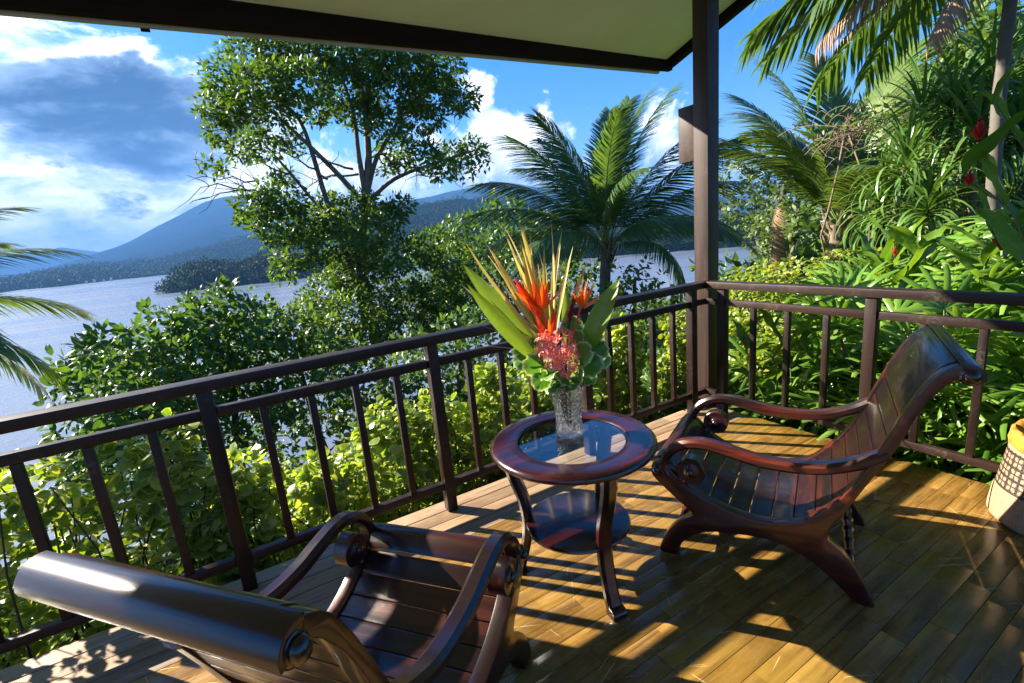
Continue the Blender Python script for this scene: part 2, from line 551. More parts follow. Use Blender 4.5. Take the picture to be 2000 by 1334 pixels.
def spline(pts, n=60, closed=False):
    """Catmull-Rom through the points"""
    P = np.asarray(pts, float); m = len(P)
    if closed: Q = np.vstack([P[-1], P, P[0], P[1]]); segs = m
    else: Q = np.vstack([2 * P[0] - P[1], P, 2 * P[-1] - P[-2]]); segs = m - 1
    out = []
    for i in range(n):
        t = i / (n if closed else n - 1) * segs
        k = min(int(t), segs - 1); t -= k
        a, b, c, d = Q[k], Q[k + 1], Q[k + 2], Q[k + 3]
        out.append(0.5 * (2 * b + (c - a) * t + (2 * a - 5 * b + 4 * c - d) * t * t + (3 * b - a - 3 * c + d) * t ** 3))
    return np.array(out)


def arc_resample(P, n):
    s = np.concatenate([[0], np.cumsum(np.linalg.norm(np.diff(P, axis=0), axis=1))])
    t = np.linspace(0, s[-1], n)
    return np.stack([np.interp(t, s, P[:, k]) for k in range(P.shape[1])], 1)


def sweep(P, wid, thick, mats, name, sidedir, w=0.0):
    """rectangular bar along P; sidedir is the constant width direction, wid/thick may vary"""
    P = np.asarray(P, float); n = len(P); s = np.asarray(sidedir, float)
    wid = np.full(n, wid) if np.isscalar(wid) else np.asarray(wid)
    thick = np.full(n, thick) if np.isscalar(thick) else np.asarray(thick)
    T = np.gradient(P, axis=0); T /= np.linalg.norm(T, axis=1)[:, None] + 1e-9
    bm = bmesh.new(); rings = []
    for i in range(n):
        nn = np.cross(s, T[i]); nn /= np.linalg.norm(nn) + 1e-9
        c = []
        r = min(0.28 * wid[i], 0.28 * thick[i])
        a, b = wid[i] / 2, thick[i] / 2
        for (u, v) in ((-a, -b + r), (-a + r, -b), (a - r, -b), (a, -b + r), (a, b - r), (a - r, b), (-a + r, b), (-a, b - r)):
            c.append(bm.verts.new(tuple(P[i] + s * u + nn * v)))
        rings.append(c)
    for i in range(n - 1):
        for k in range(8):
            bm.faces.new((rings[i][k], rings[i][(k + 1) % 8], rings[i + 1][(k + 1) % 8], rings[i + 1][k]))
    bm.faces.new(rings[0][::-1]); bm.faces.new(rings[-1])
    return bevel_mesh(bm, name, mats, 0)


# ------------------------------------------------------------------ foliage helpers
def unit(a):
    return a / (np.linalg.norm(a, axis=-1, keepdims=True) + 1e-9)


def frames(D, N):
    """rotation matrices whose x axis is D (leaf length) and z axis is close to N (leaf normal)"""
    D = unit(D); S = unit(np.cross(N, D)); Z = np.cross(D, S)
    return np.stack([D, S, Z], -1)


def instances(tv, tf, pos, rot, scale):
    """copies of a small template mesh; returns V, F"""
    n = len(pos)
    V = np.einsum('nij,kj->nki', rot, tv) * np.asarray(scale).reshape(n, 1, -1) + pos[:, None, :]
    F = tf[None] + (np.arange(n) * len(tv))[:, None, None]
    return V.reshape(-1, 3), F.reshape(-1, tf.shape[1])


# templates: leaf lies along +x from the origin, normal +z
T_DIAMOND = (np.array([(0, 0, 0), (0.42, 0.25, -0.07), (1, 0, -0.10), (0.42, -0.25, -0.07)]), np.array([(0, 2, 1), (0, 3, 2)]))
T_OVAL = (np.array([(0, 0, 0), (0.28, 0.22, -.03), (0.62, 0.22, -.06), (1, 0, -.16), (0.62, -.22, -.06), (0.28, -.22, -.03), (0.5, 0, 0.03)]),
          np.array([(6, 0, 5), (6, 1, 0), (6, 2, 1), (6, 3, 2), (6, 4, 3), (6, 5, 4)]))


def round_leaf(n=11, scallop=0.08, cup=0.24, seed=0):
    """round scalloped blade with a notch at the stalk; returns V,F,rim"""
    rg = np.random.default_rng(seed)
    V = [(0.42, 0, 0.0)]; rim = [0.0]
    for ring, rr in ((1, 0.58), (2, 1.0)):
        for k in range(n):
            t = -math.pi + 2 * math.pi * (k + 0.5) / n
            r = 0.5 * rr * (1 + (scallop if (k % 2 == 0) else -scallop) * (ring == 2))
            if ring == 2 and abs(abs(t) - math.pi) < 2 * math.pi / n * 0.9: r *= 0.72
            x = 0.5 + r * math.cos(t); y = r * 0.98 * math.sin(t)
            z = -cup * rr ** 2 * 0.55 + cup * 0.5 * abs(y) + 0.085 * rr * rg.uniform(-1, 1)
            V.append((x, y, z)); rim.append(0.25 if ring == 1 else 1.0)
    F3 = [(0, 1 + k, 1 + (k + 1) % n) for k in range(n)]
    for k in range(n):
        a, b, c, d = 1 + k, 1 + n + k, 1 + n + (k + 1) % n, 1 + (k + 1) % n
        F3 += [(a, b, c), (a, c, d)]
    return np.array(V), np.array(F3), np.array(rim)


def clump_leaves(clumps, per_area, size, rng, up=0.5, cluster=7, spread=0.16, shell=0.55, flat=0.75, tpl=T_DIAMOND, droop=0.0):
    """leaves in little rosettes through the outer volume of each clump (centre, radius)"""
    pos, D, N = [], [], []
    for c, r in clumps:
        nc = max(3, int(per_area * r * r / cluster))
        u = unit(rng.normal(size=(nc, 3)))
        rad = r * (shell + (1.06 - shell) * rng.random(nc) ** 0.6)
        cc = c + u * rad[:, None] * np.array([1, 1, flat])
        for _ in range(cluster):
            d = unit(u * 0.6 + rng.normal(size=(nc, 3)) * 0.85 + np.array([0, 0, -droop]))
            pos.append(cc + d * spread * rng.random((nc, 1)) * 0.6)
            D.append(d); N.append(unit(rng.normal(size=(nc, 3)) * 0.55 + np.array([0, 0, up]) + u * 0.35))
    pos = np.concatenate(pos); D = np.concatenate(D); N = np.concatenate(N)
    s = size * rng.uniform(0.6, 1.25, len(pos))
    return instances(tpl[0], tpl[1], pos, frames(D, N), s)


def branch_path(a, b, rng, sag=0.10, n=7):
    a = np.asarray(a, float); b = np.asarray(b, float)
    L = np.linalg.norm(b - a)
    t = np.linspace(0, 1, n)[:, None]
    P = a + (b - a) * t
    k = rng.normal(size=3) * 0.09 * L; k[2] = abs(k[2]) * 0.3 + sag * L * rng.uniform(-0.4, 1)
    P = P + np.sin(t * math.pi) * k
    P[1:-1] += rng.normal(size=(n - 2, 3)) * 0.018 * L
    return P


def make_tree(name, label, cat, trunk_pts, trunk_r, clumps, leafm, barkm, per_area=200, size=0.15, rng=None, group=None, cluster=7, spread=0.16, nodes_from=0.35, shell=0.5, flat=0.75, limb=0.32, extra=None, twigs=2, tpl=T_DIAMOND, up=0.5, droop=0.0):
    """a tapered trunk, limbs reaching every clump of leaves, and a leafy crown"""
    rng = rng or np.random.default_rng(3)
    base = np.asarray(trunk_pts[0], float)
    root = thing(name, label, cat, tuple(base), 0, group)
    tp = spline(trunk_pts, 14)
    tr = np.linspace(trunk_r, trunk_r * 0.35, len(tp)); tr[0] *= 1.35
    mb = MB(); mb.tube(tp - base, tr, 9)
    obj('trunk', mb.mesh(name + '_trunk', barkm, True, 180), root)
    lb = MB()
    nodes = [(p, r) for i, (p, r) in enumerate(zip(tp, tr)) if i >= len(tp) * nodes_from]
    for c, r in sorted(clumps, key=lambda q: min(np.linalg.norm(q[0] - n[0]) for n in nodes)):
        best = min(nodes, key=lambda n: np.linalg.norm((c - n[0]) * np.array([1, 1, 0.75])) + (0.6 if n[0][2] > c[2] else 0))
        P = branch_path(best[0], c, rng)
        L = np.linalg.norm(c - best[0])
        r0 = min(best[1] * 0.75, max(0.012, 0.016 * L * limb / 0.32))
        rr = np.linspace(r0, r0 * 0.35, len(P))
        lb.tube(P - base, rr, 5, cap=False)
        nodes += [(p, q) for p, q in list(zip(P, rr))[2:]]
        for _ in range(twigs):
            e = c + unit(rng.normal(size=3)) * r * 0.9 * np.array([1, 1, flat])
            Q = branch_path(P[rng.integers(3, len(P))], e, rng, n=5)
            lb.tube(Q - base, np.linspace(max(r0 * 0.35, 0.006), 0.004, 5), 4, cap=False)
    if extra: extra(lb, base)
    if lb.n: obj('limb', lb.mesh(name + '_limb', barkm, True, 180), root)
    V, F = clump_leaves(clumps, per_area, size, rng, cluster=cluster, spread=spread, shell=shell, flat=flat, tpl=tpl, up=up, droop=droop)
    obj('crown', np_mesh(name + '_crown', V - base, F, leafm), root)
    return root


# ================================================================== SETTING: land, water, hills
WATER_Z = -25.0


def gz(x, y):
    """height of the hillside garden"""
    x = np.asarray(x, float); y = np.asarray(y, float)
    d = np.maximum(0, (y - (0.32 * x + 0.4)) / 1.05)
    rise = np.clip(x - 1.0, 0, 40) * 0.035
    z = -0.35 + rise - 0.42 * d - 0.004 * d * d
    z = z + 0.05 * np.sin(x * 1.3 + 0.7) * np.cos(y * 1.1) + 0.2 * np.sin(x * 0.21) * np.sin(y * 0.17 + 1)* np.clip(np.hypot(x, y) / 8 - 0.6, 0, 1)
    return np.maximum(z, WATER_Z - 3)


def vnoise(x, y, seed=0):
    xi = np.floor(x).astype(np.int64); yi = np.floor(y).astype(np.int64)
    fx = x - xi; fy = y - yi
    fx = fx * fx * (3 - 2 * fx); fy = fy * fy * (3 - 2 * fy)
    def h(a, b):
        n = (a * 374761393 + b * 668265263 + seed * 974711) & 0x7fffffff
        n = ((n ^ (n >> 13)) * 1274126177) & 0x7fffffff
        return ((n ^ (n >> 16)) & 0xffff) / 65535.0
    return (h(xi, yi) * (1 - fx) + h(xi + 1, yi) * fx) * (1 - fy) + (h(xi, yi + 1) * (1 - fx) + h(xi + 1, yi + 1) * fx) * fy


def fbm(x, y, seed=0, oct=4):
    s = 0; a = 1; t = 0
    for k in range(oct):
        s = s + a * vnoise(x, y, seed + k); t += a; a *= 0.5; x = x * 2.03; y = y * 2.03
    return s / t


def grid_mesh(name, X, Y, Z, mat, smooth=True):
    n, m = X.shape
    V = np.stack([X, Y, Z], -1).reshape(-1, 3)
    i = np.arange(n * m).reshape(n, m)
    F = np.stack([i[:-1, :-1], i[1:, :-1], i[1:, 1:], i[:-1, 1:]], -1).reshape(-1, 4)
    return np_mesh(name, V, F, mat, smooth)


M_SOIL, b_, p_, o_ = new_mat('leaf_litter_soil')
t_ = b_.n('ShaderNodeNewGeometry').outputs['Position']
b_.put(p_.inputs['Base Color'], b_.ramp(b_.noise(t_, 9, 6, 0.7), [(0.3, (0.022, 0.017, 0.010)), (0.5, (0.05, 0.045, 0.018)), (0.68, (0.035, 0.055, 0.015)), (0.8, (0.12, 0.085, 0.045))]))
p_.inputs['Roughness'].default_value = 0.9
b_.put(p_.inputs['Normal'], b_.bump(b_.noise(t_, 22, 5, 0.7), 0.8, 0.04))

g = np.sign(np.linspace(-1, 1, 150)) * np.abs(np.linspace(-1, 1, 150)) ** 2.2
GX, GY = np.meshgrid(g * 130, g * 130, indexing='ij')
ground = obj('ground', grid_mesh('ground', GX, GY, gz(GX, GY), M_SOIL), kind='structure')

M_WATER, b_, p_, o_ = new_mat('lake_water')
t_ = b_.n('ShaderNodeNewGeometry').outputs['Position']
p_.inputs['Base Color'].default_value = (0.115, 0.145, 0.195, 1)
p_.inputs['Roughness'].default_value = 0.24
p_.inputs['IOR'].default_value = 1.333
wv_ = b_.mapping(t_, rot=(0, 0, 0.5), scale=(1.0, 0.45, 1))
w1_ = b_.noise(wv_, 0.55, 5, 0.65, 0.4)
w2_ = b_.noise(wv_, 0.045, 4, 0.6, 0.8)
b_.put(p_.inputs['Roughness'], b_.m('MULTIPLY_ADD', b_.step(b_.noise(b_.mapping(t_, rot=(0, 0, 0.6), scale=(0.10, 1.0, 1)), 0.03, 4, 0.6), 0.35, 0.65), 0.20, 0.15))
b_.put(p_.inputs['Normal'], b_.bump(b_.add(b_.mul(w1_, 0.6), b_.mul(w2_, 1.6)), 0.30, 0.5))
obj('water', np_mesh('water', [(-12800, -5800, WATER_Z), (12800, -5800, WATER_Z), (12800, 13800, WATER_Z), (-12800, 13800, WATER_Z)], np.array([(0, 1, 2, 3)]), M_WATER), kind='structure')


def forest_mat(name, c1, c2, c3, scale, bump_d):
    m, b, p, o = new_mat(name)
    pos = b.n('ShaderNodeNewGeometry').outputs['Position']
    n = b.noise(pos, scale, 7, 0.68)
    big = b.noise(pos, scale * 0.06, 4, 0.6)
    b.put(p.inputs['Base Color'], b.ramp(b.add(b.mul(n, 0.6), b.mul(big, 0.4)), [(0.36, c1), (0.52, c2), (0.64, c3)]))
    p.inputs['Roughness'].default_value = 0.9
    p.inputs['Specular IOR Level'].default_value = 0.0
    b.put(p.inputs['Normal'], b.bump(n, 1.0, bump_d))
    return m


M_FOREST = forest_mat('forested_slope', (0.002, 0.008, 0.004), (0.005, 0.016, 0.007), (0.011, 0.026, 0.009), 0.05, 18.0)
M_WOODS = forest_mat('wooded_shore', (0.006, 0.016, 0.005), (0.014, 0.032, 0.008), (0.030, 0.055, 0.013), 0.14, 5.0)
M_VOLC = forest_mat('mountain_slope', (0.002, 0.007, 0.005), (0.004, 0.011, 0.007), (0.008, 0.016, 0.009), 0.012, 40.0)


def azel(px, py):
    d = FW + (px - 1000) / FPX * RT - (py - 667) / FPX * UP
    return math.degrees(math.atan2(d[1], d[0])), math.degrees(math.atan2(d[2], math.hypot(d[0], d[1])))


def ridge(name, sky, d_front, d_top, mat, bump, wl, na=260, nt=46, seed=0, power=0.8, fold=0.0, octv=4):
    """a range of hills with its skyline at distance d_top and its foot in the lake at d_front"""
    ae = sorted(azel(*s) for s in sky)
    A = np.linspace(ae[0][0], ae[-1][0], na)
    E = np.interp(A, [a for a, e in ae], [e for a, e in ae])
    t = np.linspace(0, 1.6, nt)
    AA, TT = np.meshgrid(A, t, indexing='ij')
    EE = np.repeat(E[:, None], nt, 1)
    ztop = CAM[2] + d_top * np.tan(np.radians(EE))
    ramp = np.where(TT <= 1, np.clip(TT, 0, 1) ** power, 1 - 0.9 * (TT - 1) ** 1.2)
    edge = np.clip(np.minimum(AA - A[0], A[-1] - AA) / (0.06 * (A[-1] - A[0])), 0, 1) ** 0.6
    D = d_front + TT * (d_top - d_front)
    D = D + (fbm(AA * 0.5, TT * 0 + 3, seed + 9, 2) - 0.5) * min(300.0, (d_top - d_front) * 0.25) * (1 - np.clip(TT, 0, 1))
    X = CAM[0] + D * np.cos(np.radians(AA)); Y = CAM[1] + D * np.sin(np.radians(AA))
    nz = fbm(X / wl, Y / wl, seed, octv) - 0.5
    big = fbm(X / (wl * 7), Y / (wl * 7), seed + 4, 4) - 0.5
    Z = WATER_Z - 0.5 + (ztop - WATER_Z) * ramp * edge + (nz * bump + big * bump * fold) * np.clip(TT * 6, 0, 1) * edge
    Z = np.maximum(Z, WATER_Z - 0.6)
    return obj(name, grid_mesh(name, X, Y, Z, mat), kind='structure')


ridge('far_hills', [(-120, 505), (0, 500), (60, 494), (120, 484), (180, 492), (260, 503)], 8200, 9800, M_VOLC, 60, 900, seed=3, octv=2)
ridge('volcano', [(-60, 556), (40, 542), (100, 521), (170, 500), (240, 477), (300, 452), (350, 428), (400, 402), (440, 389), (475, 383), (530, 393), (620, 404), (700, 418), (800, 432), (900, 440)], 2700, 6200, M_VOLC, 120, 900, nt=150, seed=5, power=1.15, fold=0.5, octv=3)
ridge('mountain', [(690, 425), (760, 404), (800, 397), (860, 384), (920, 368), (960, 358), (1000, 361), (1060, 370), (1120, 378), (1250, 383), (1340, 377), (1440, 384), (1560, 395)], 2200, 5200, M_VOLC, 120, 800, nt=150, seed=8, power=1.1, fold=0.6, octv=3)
ridge('wooded_hills', [(-120, 566), (-40, 556), (60, 540), (150, 522), (260, 514), (330, 500), (400, 480), (470, 461), (540, 452), (640, 446), (780, 428)], 1650, 2500, M_FOREST, 26, 90, na=420, nt=140, seed=12, power=0.9, fold=1.2)
ridge('green_hills', [(690, 440), (760, 412), (820, 399), (880, 391), (950, 385), (1010, 391), (1100, 412), (1200, 432), (1320, 446)], 760, 1500, M_FOREST, 26, 80, na=380, nt=140, seed=15, power=0.9, fold=1.3)
ridge('headland', [(316, 558), (328, 545), (345, 533), (372, 522), (405, 514), (440, 519), (478, 514), (515, 500), (560, 499), (620, 503), (720, 508), (820, 512), (900, 512)], 560, 650, M_WOODS, 11, 13, na=520, nt=60, seed=21, power=0.42)
ridge('opposite_shore', [(960, 470), (1040, 462), (1100, 455), (1200, 458), (1280, 442), (1330, 425), (1375, 438), (1420, 424), (1450, 428), (1520, 436), (1640, 440)], 415, 470, M_WOODS, 9, 10, na=520, nt=60, seed=25, power=0.42)

M_FARLEAF = leaf_mat('far_wood_leaf', (0.005, 0.017, 0.005), (0.014, 0.034, 0.009), None, 0.75, 0.25, spec=0.15)


def far_woods(src, n, rad, size, seed, per):
    """the crowns of a far wood, standing on a piece of far land"""
    rng = np.random.default_rng(seed)
    me = src.data
    co = np.empty(len(me.vertices) * 3, np.float32); me.vertices.foreach_get('co', co); co = co.reshape(-1, 3)
    d = np.hypot(co[:, 0] - CAM[0], co[:, 1] - CAM[1])
    ok = np.where((co[:, 2] > WATER_Z + 0.3) & (d < np.percentile(d, 66)))[0]
    pick = rng.choice(ok, n)
    cl = [(co[i] + np.array([rng.uniform(-4, 4), rng.uniform(-4, 4), rng.uniform(0.0, 0.5) * rad]), rad * rng.uniform(0.5, 1.2)) for i in pick]
    V, F = clump_leaves(cl, per / rad ** 2, size, rng, cluster=5, spread=rad * 0.4, flat=0.8, shell=0.6)
    return obj('woodland', np_mesh('woodland', V, F, M_FARLEAF), kind='stuff')


far_woods(bpy.data.objects['headland'], 1100, 5.0, 2.6, 1, 45)
far_woods(bpy.data.objects['opposite_shore'], 1100, 3.6, 1.9, 2, 45)
far_woods(bpy.data.objects['wooded_hills'], 3000, 10.0, 6.0, 3, 26)
far_woods(bpy.data.objects['green_hills'], 2600, 8.0, 4.6, 4, 26)

# ================================================================== DECK
FLOOR_X0, FLOOR_X1, FLOOR_Y0, FLOOR_Y1 = -4.75, 0.105, -2.95, 0.0985
floor = obj('floor', box_mesh('floor', (FLOOR_X1 - FLOOR_X0 - 0.03, FLOOR_Y1 - FLOOR_Y0 - 0.03, 0.10), M_DARKGAP, 0, ((FLOOR_X0 + FLOOR_X1) / 2, (FLOOR_Y0 + FLOOR_Y1) / 2, -0.08)), kind='structure')
floor['label'] = 'wooden veranda floor of narrow boards'
rows = []
y = FLOOR_Y1; k = 0
while y > FLOOR_Y0 + 0.05:
    w = (0.093 if k else 0.098) if k < 5 else 0.074
    rows.append((y - w + (0.0038 if k < 4 else 0.0016) if k != 0 else y - w + 0.007, y)); y -= w; k += 1
plank_mesh = {}
for k, (y0, y1) in enumerate(rows):
    x = FLOOR_X0; outer = k < 4
    while x < FLOOR_X1 - 0.02:
        L = random.choice([1.6, 2.2, 2.6]) if outer else (random.choice([0.26, 0.32, 0.38, 0.46, 0.56]) if x > -2.5 and y0 > -2.05 else random.choice([0.8, 1.1, 1.3]))
        if x == FLOOR_X0 and not outer: L *= random.choice([0.5, 0.8, 1])
        L = min(L, FLOOR_X1 - x)
        if FLOOR_X1 - (x + L) < 0.2: L = FLOOR_X1 - x
        key = (round(L, 3), round(y1 - y0, 4), outer)
        if key not in plank_mesh:
            plank_mesh[key] = box_mesh('plank', (L - 0.0014, y1 - y0, 0.03), M_PLANKOUT if outer else M_PLANK, 0.0022 if outer else 0.0010)
        obj('plank', plank_mesh[key], floor, (x + L / 2, (y0 + y1) / 2, -0.015 + random.uniform(-0.0006, 0.0)))
        x += L
jm = box_mesh('joist', (4.8, 0.09, 0.14), M_DARKGAP, 0.004)
for yy in (0.03, -0.9, -1.9): obj('joist', jm, floor, (-2.33, yy, -0.21))

# ================================================================== ROOF, COLUMN
T16 = math.tan(R(16.02))
roof = thing('veranda_roof', 'veranda roof with pale ceiling and dark beams overhead', 'roof', (0.7, 0.9, 2.607))
rz = lambda px, py, pz: (px - 0.7, py - 0.9, pz - 2.607)


def ang_box(name, x0, x1, prof, mat, w=0.004):
    """profile in y-z, extruded along x (roof coordinates)"""
    bm = bmesh.new()
    vs = [bm.verts.new(rz(x0, yy, zz)) for yy, zz in prof]
    f = bm.faces.new(vs)
    ex = bmesh.ops.extrude_face_region(bm, geom=[f])
    for v in [q for q in ex['geom'] if isinstance(q, bmesh.types.BMVert)]: v.co.x += x1 - x0
    return bevel_mesh(bm, name, mat, w)


def tilt(o):
    o.rotation_euler = (0, -R(0.9), 0)
    return o


ZB = 2.607
def zc(yy): return ZB + 0.075 + (0.85 - yy) * T16
tilt(obj('eave_beam', ang_box('eave_beam', -6.5, 0.70, [(0.85, ZB), (0.90, ZB), (0.90, ZB + 0.15), (0.85, ZB + 0.15)], M_BEAM), roof))
tilt(obj('fascia_strip', ang_box('fascia_strip', -6.5, 0.60, [(0.902, ZB - 0.014), (0.93, ZB - 0.014), (0.93, ZB + 0.10), (0.902, ZB + 0.10)], M_GUTTER, 0.003), roof))
tilt(obj('bracket', ang_box('bracket', -2.985, -2.945, [(0.93, ZB - 0.025), (0.955, ZB - 0.02), (0.955, ZB + 0.05), (0.93, ZB + 0.05)], M_BEAM, 0.003), roof))
M_BEAMY = wood('beam_wood_y', (0.020, 0.010, 0.006), (0.008, 0.004, 0.0025), 'Y', 0.8, 12, bump=0.3, spec=0.12)
def rk(yy, o): return ZB + (0.9 - yy) * T16 + o
obj('rake_beam', ang_box('rake_beam', 0.64, 0.70, [(0.848, rk(0.848, 0)), (-5.5, rk(-5.5, 0)), (-5.5, rk(-5.5, 0.15)), (0.848, rk(0.848, 0.15))], M_BEAMY), roof)
NP = 1
for k in range(NP):
    x0 = -6.5 + k * (0.63 + 6.5) / NP; x1 = x0 + (0.63 + 6.5) / NP - 0.003
    obj('ceiling_panel', ang_box('ceiling_panel', x0, x1, [(0.848, zc(0.848) + 0.0), (-5.5, zc(-5.5)), (-5.5, zc(-5.5) + 0.02), (0.848, zc(0.848) + 0.02)], M_CEIL, 0), roof)
obj('roof_covering', ang_box('roof_covering', -6.5, 0.78, [(0.98, ZB + 0.155), (-5.5, ZB + 0.155 + 6.48 * T16), (-5.5, ZB + 0.28 + 6.48 * T16), (0.98, ZB + 0.25)], M_ROOF, 0.01), roof)

column = thing('veranda_column', 'tall dark brown square column at the corner of the two railings', 'column', (0.0875, 0.055, -0.05))
obj('shaft', box_mesh('shaft', (0.115, 0.115, 2.86), M_COLUMN, 0.004, (0, 0, 1.43)), column)
obj('block', box_mesh('block', (0.10, 0.125, 0.36), M_COLUMN, 0.004, (-0.004, 0.1215, 1.995)), column)
obj('column_foot', box_mesh('column_foot', (0.10, 0.10, 0.4), M_DARKGAP, 0, (0, 0, -0.2)), column)


# ================================================================== RAILINGS
def railing(name, label, axis, start, end, posts, balusters, m_long, loc, seg_gap=0.0):
    root = thing(name, label, 'railing', loc)
    L = end - start; c = (start + end) / 2

    def bar(nm, width, h, z, a, b_, w=0.006):
        size = (b_ - a, width, h) if axis == 'X' else (width, b_ - a, h)
        cen = ((a + b_) / 2, 0, 0) if axis == 'X' else (0, (a + b_) / 2, 0)
        me = box_mesh(nm, size, m_long, w)
        obj(nm, me, root, (cen[0], cen[1], z))
    bar('top_rail', 0.082, 0.046, 0.927, start, end, 0.007)
    ps = sorted(posts)
    ends = [start] + ps + [end]
    for a, b_ in zip(ends[:-1], ends[1:]):
        a2 = a + (0.0275 if a in ps else 0); b2 = b_ - (0.0275 if b_ in ps else 0)
        if b2 - a2 < 0.03: continue
        bar('mid_rail', 0.036, 0.042, 0.809, a2 + 0.0015, b2 - 0.0015, 0.004)
        bar('bottom_rail', 0.036, 0.040, 0.146, a2 + 0.0015, b2 - 0.0015, 0.004)
    pm = box_mesh('post', (0.055, 0.055, 0.902), M_RAILZ, 0.004)
    bmh = box_mesh('baluster', (0.031, 0.031, 0.620), M_RAILZ, 0.003)
    for p in posts: obj('post', pm, root, (p, 0, 0.452) if axis == 'X' else (0, p, 0.452))
    for p in balusters: obj('baluster', bmh, root, (p, 0, 0.477) if axis == 'X' else (0, p, 0.477))
    return root


SL, XL0 = 0.19199, -0.1443
postsL = [XL0 - SL * i for i in range(0, 25, 5)]
balL = [XL0 - SL * i for i in range(24) if i % 5]
railing('veranda_railing', 'long dark wooden railing between the deck and the lake', 'X', -4.72, 0.029, postsL, balL, M_RAIL, (0, 0, 0))
SR, YR0 = 0.22208, -0.1423
postsR = [YR0 - SR * i for i in (0, 4, 8, 12)]
balR = [YR0 - SR * i for i in range(12) if i % 4]
railing('veranda_railing', 'dark wooden railing behind the right chair in front of the fan palms', 'Y', -2.9, -0.006, postsR, balR, M_RAILY, (0, 0, 0))

# ================================================================== CHAIRS
TOP = [(-.050, .395), (-.046, .410), (-.026, .421), (.004, .414), (.05, .372), (.11, .318), (.207, .272), (.30, .250), (.388, .247), (.487, .274), (.548, .324), (.633, .436), (.707, .600), (.773, .766), (.820, .855), (.858, .890), (.888, .899), (.912, .892), (.927, .874)]
SIDE = TOP + [(.929, .856), (.921, .842), (.908, .838), (.899, .846), (.888, .856), (.872, .852), (.845, .826), (.797, .745), (.746, .604), (.686, .482), (.618, .338), (.588, .285), (.575, .235), (.590, .214), (.625, .184), (.664, .130), (.695, .072), (.724, .0), (.672, .0), (.640, .030), (.589, .079), (.540, .118), (.491, .146), (.440, .165), (.389, .174), (.330, .172), (.282, .166), (.210, .156), (.148, .134), (.095, .096), (.062, .050), (.044, .0), (-.022, .0), (-.012, .055), (.016, .112), (.055, .160), (.098, .193), (.112, .206), (.100, .228), (.07, .25), (.007, .302), (-.040, .345), (-.052, .370)]
SIDE_S = spline(SIDE, 150, closed=True)
CW = 0.575                                     # full width of the chair


def disc_prof(r, h):
    return [(0.0, h), (r * 0.22, h), (r * 0.30, h - 0.002), (r * 0.36, h - 0.006), (r * 0.40, h - 0.006), (r * 0.46, h - 0.003), (r * 0.52, h - 0.006), (r * 0.56, h - 0.0085)]


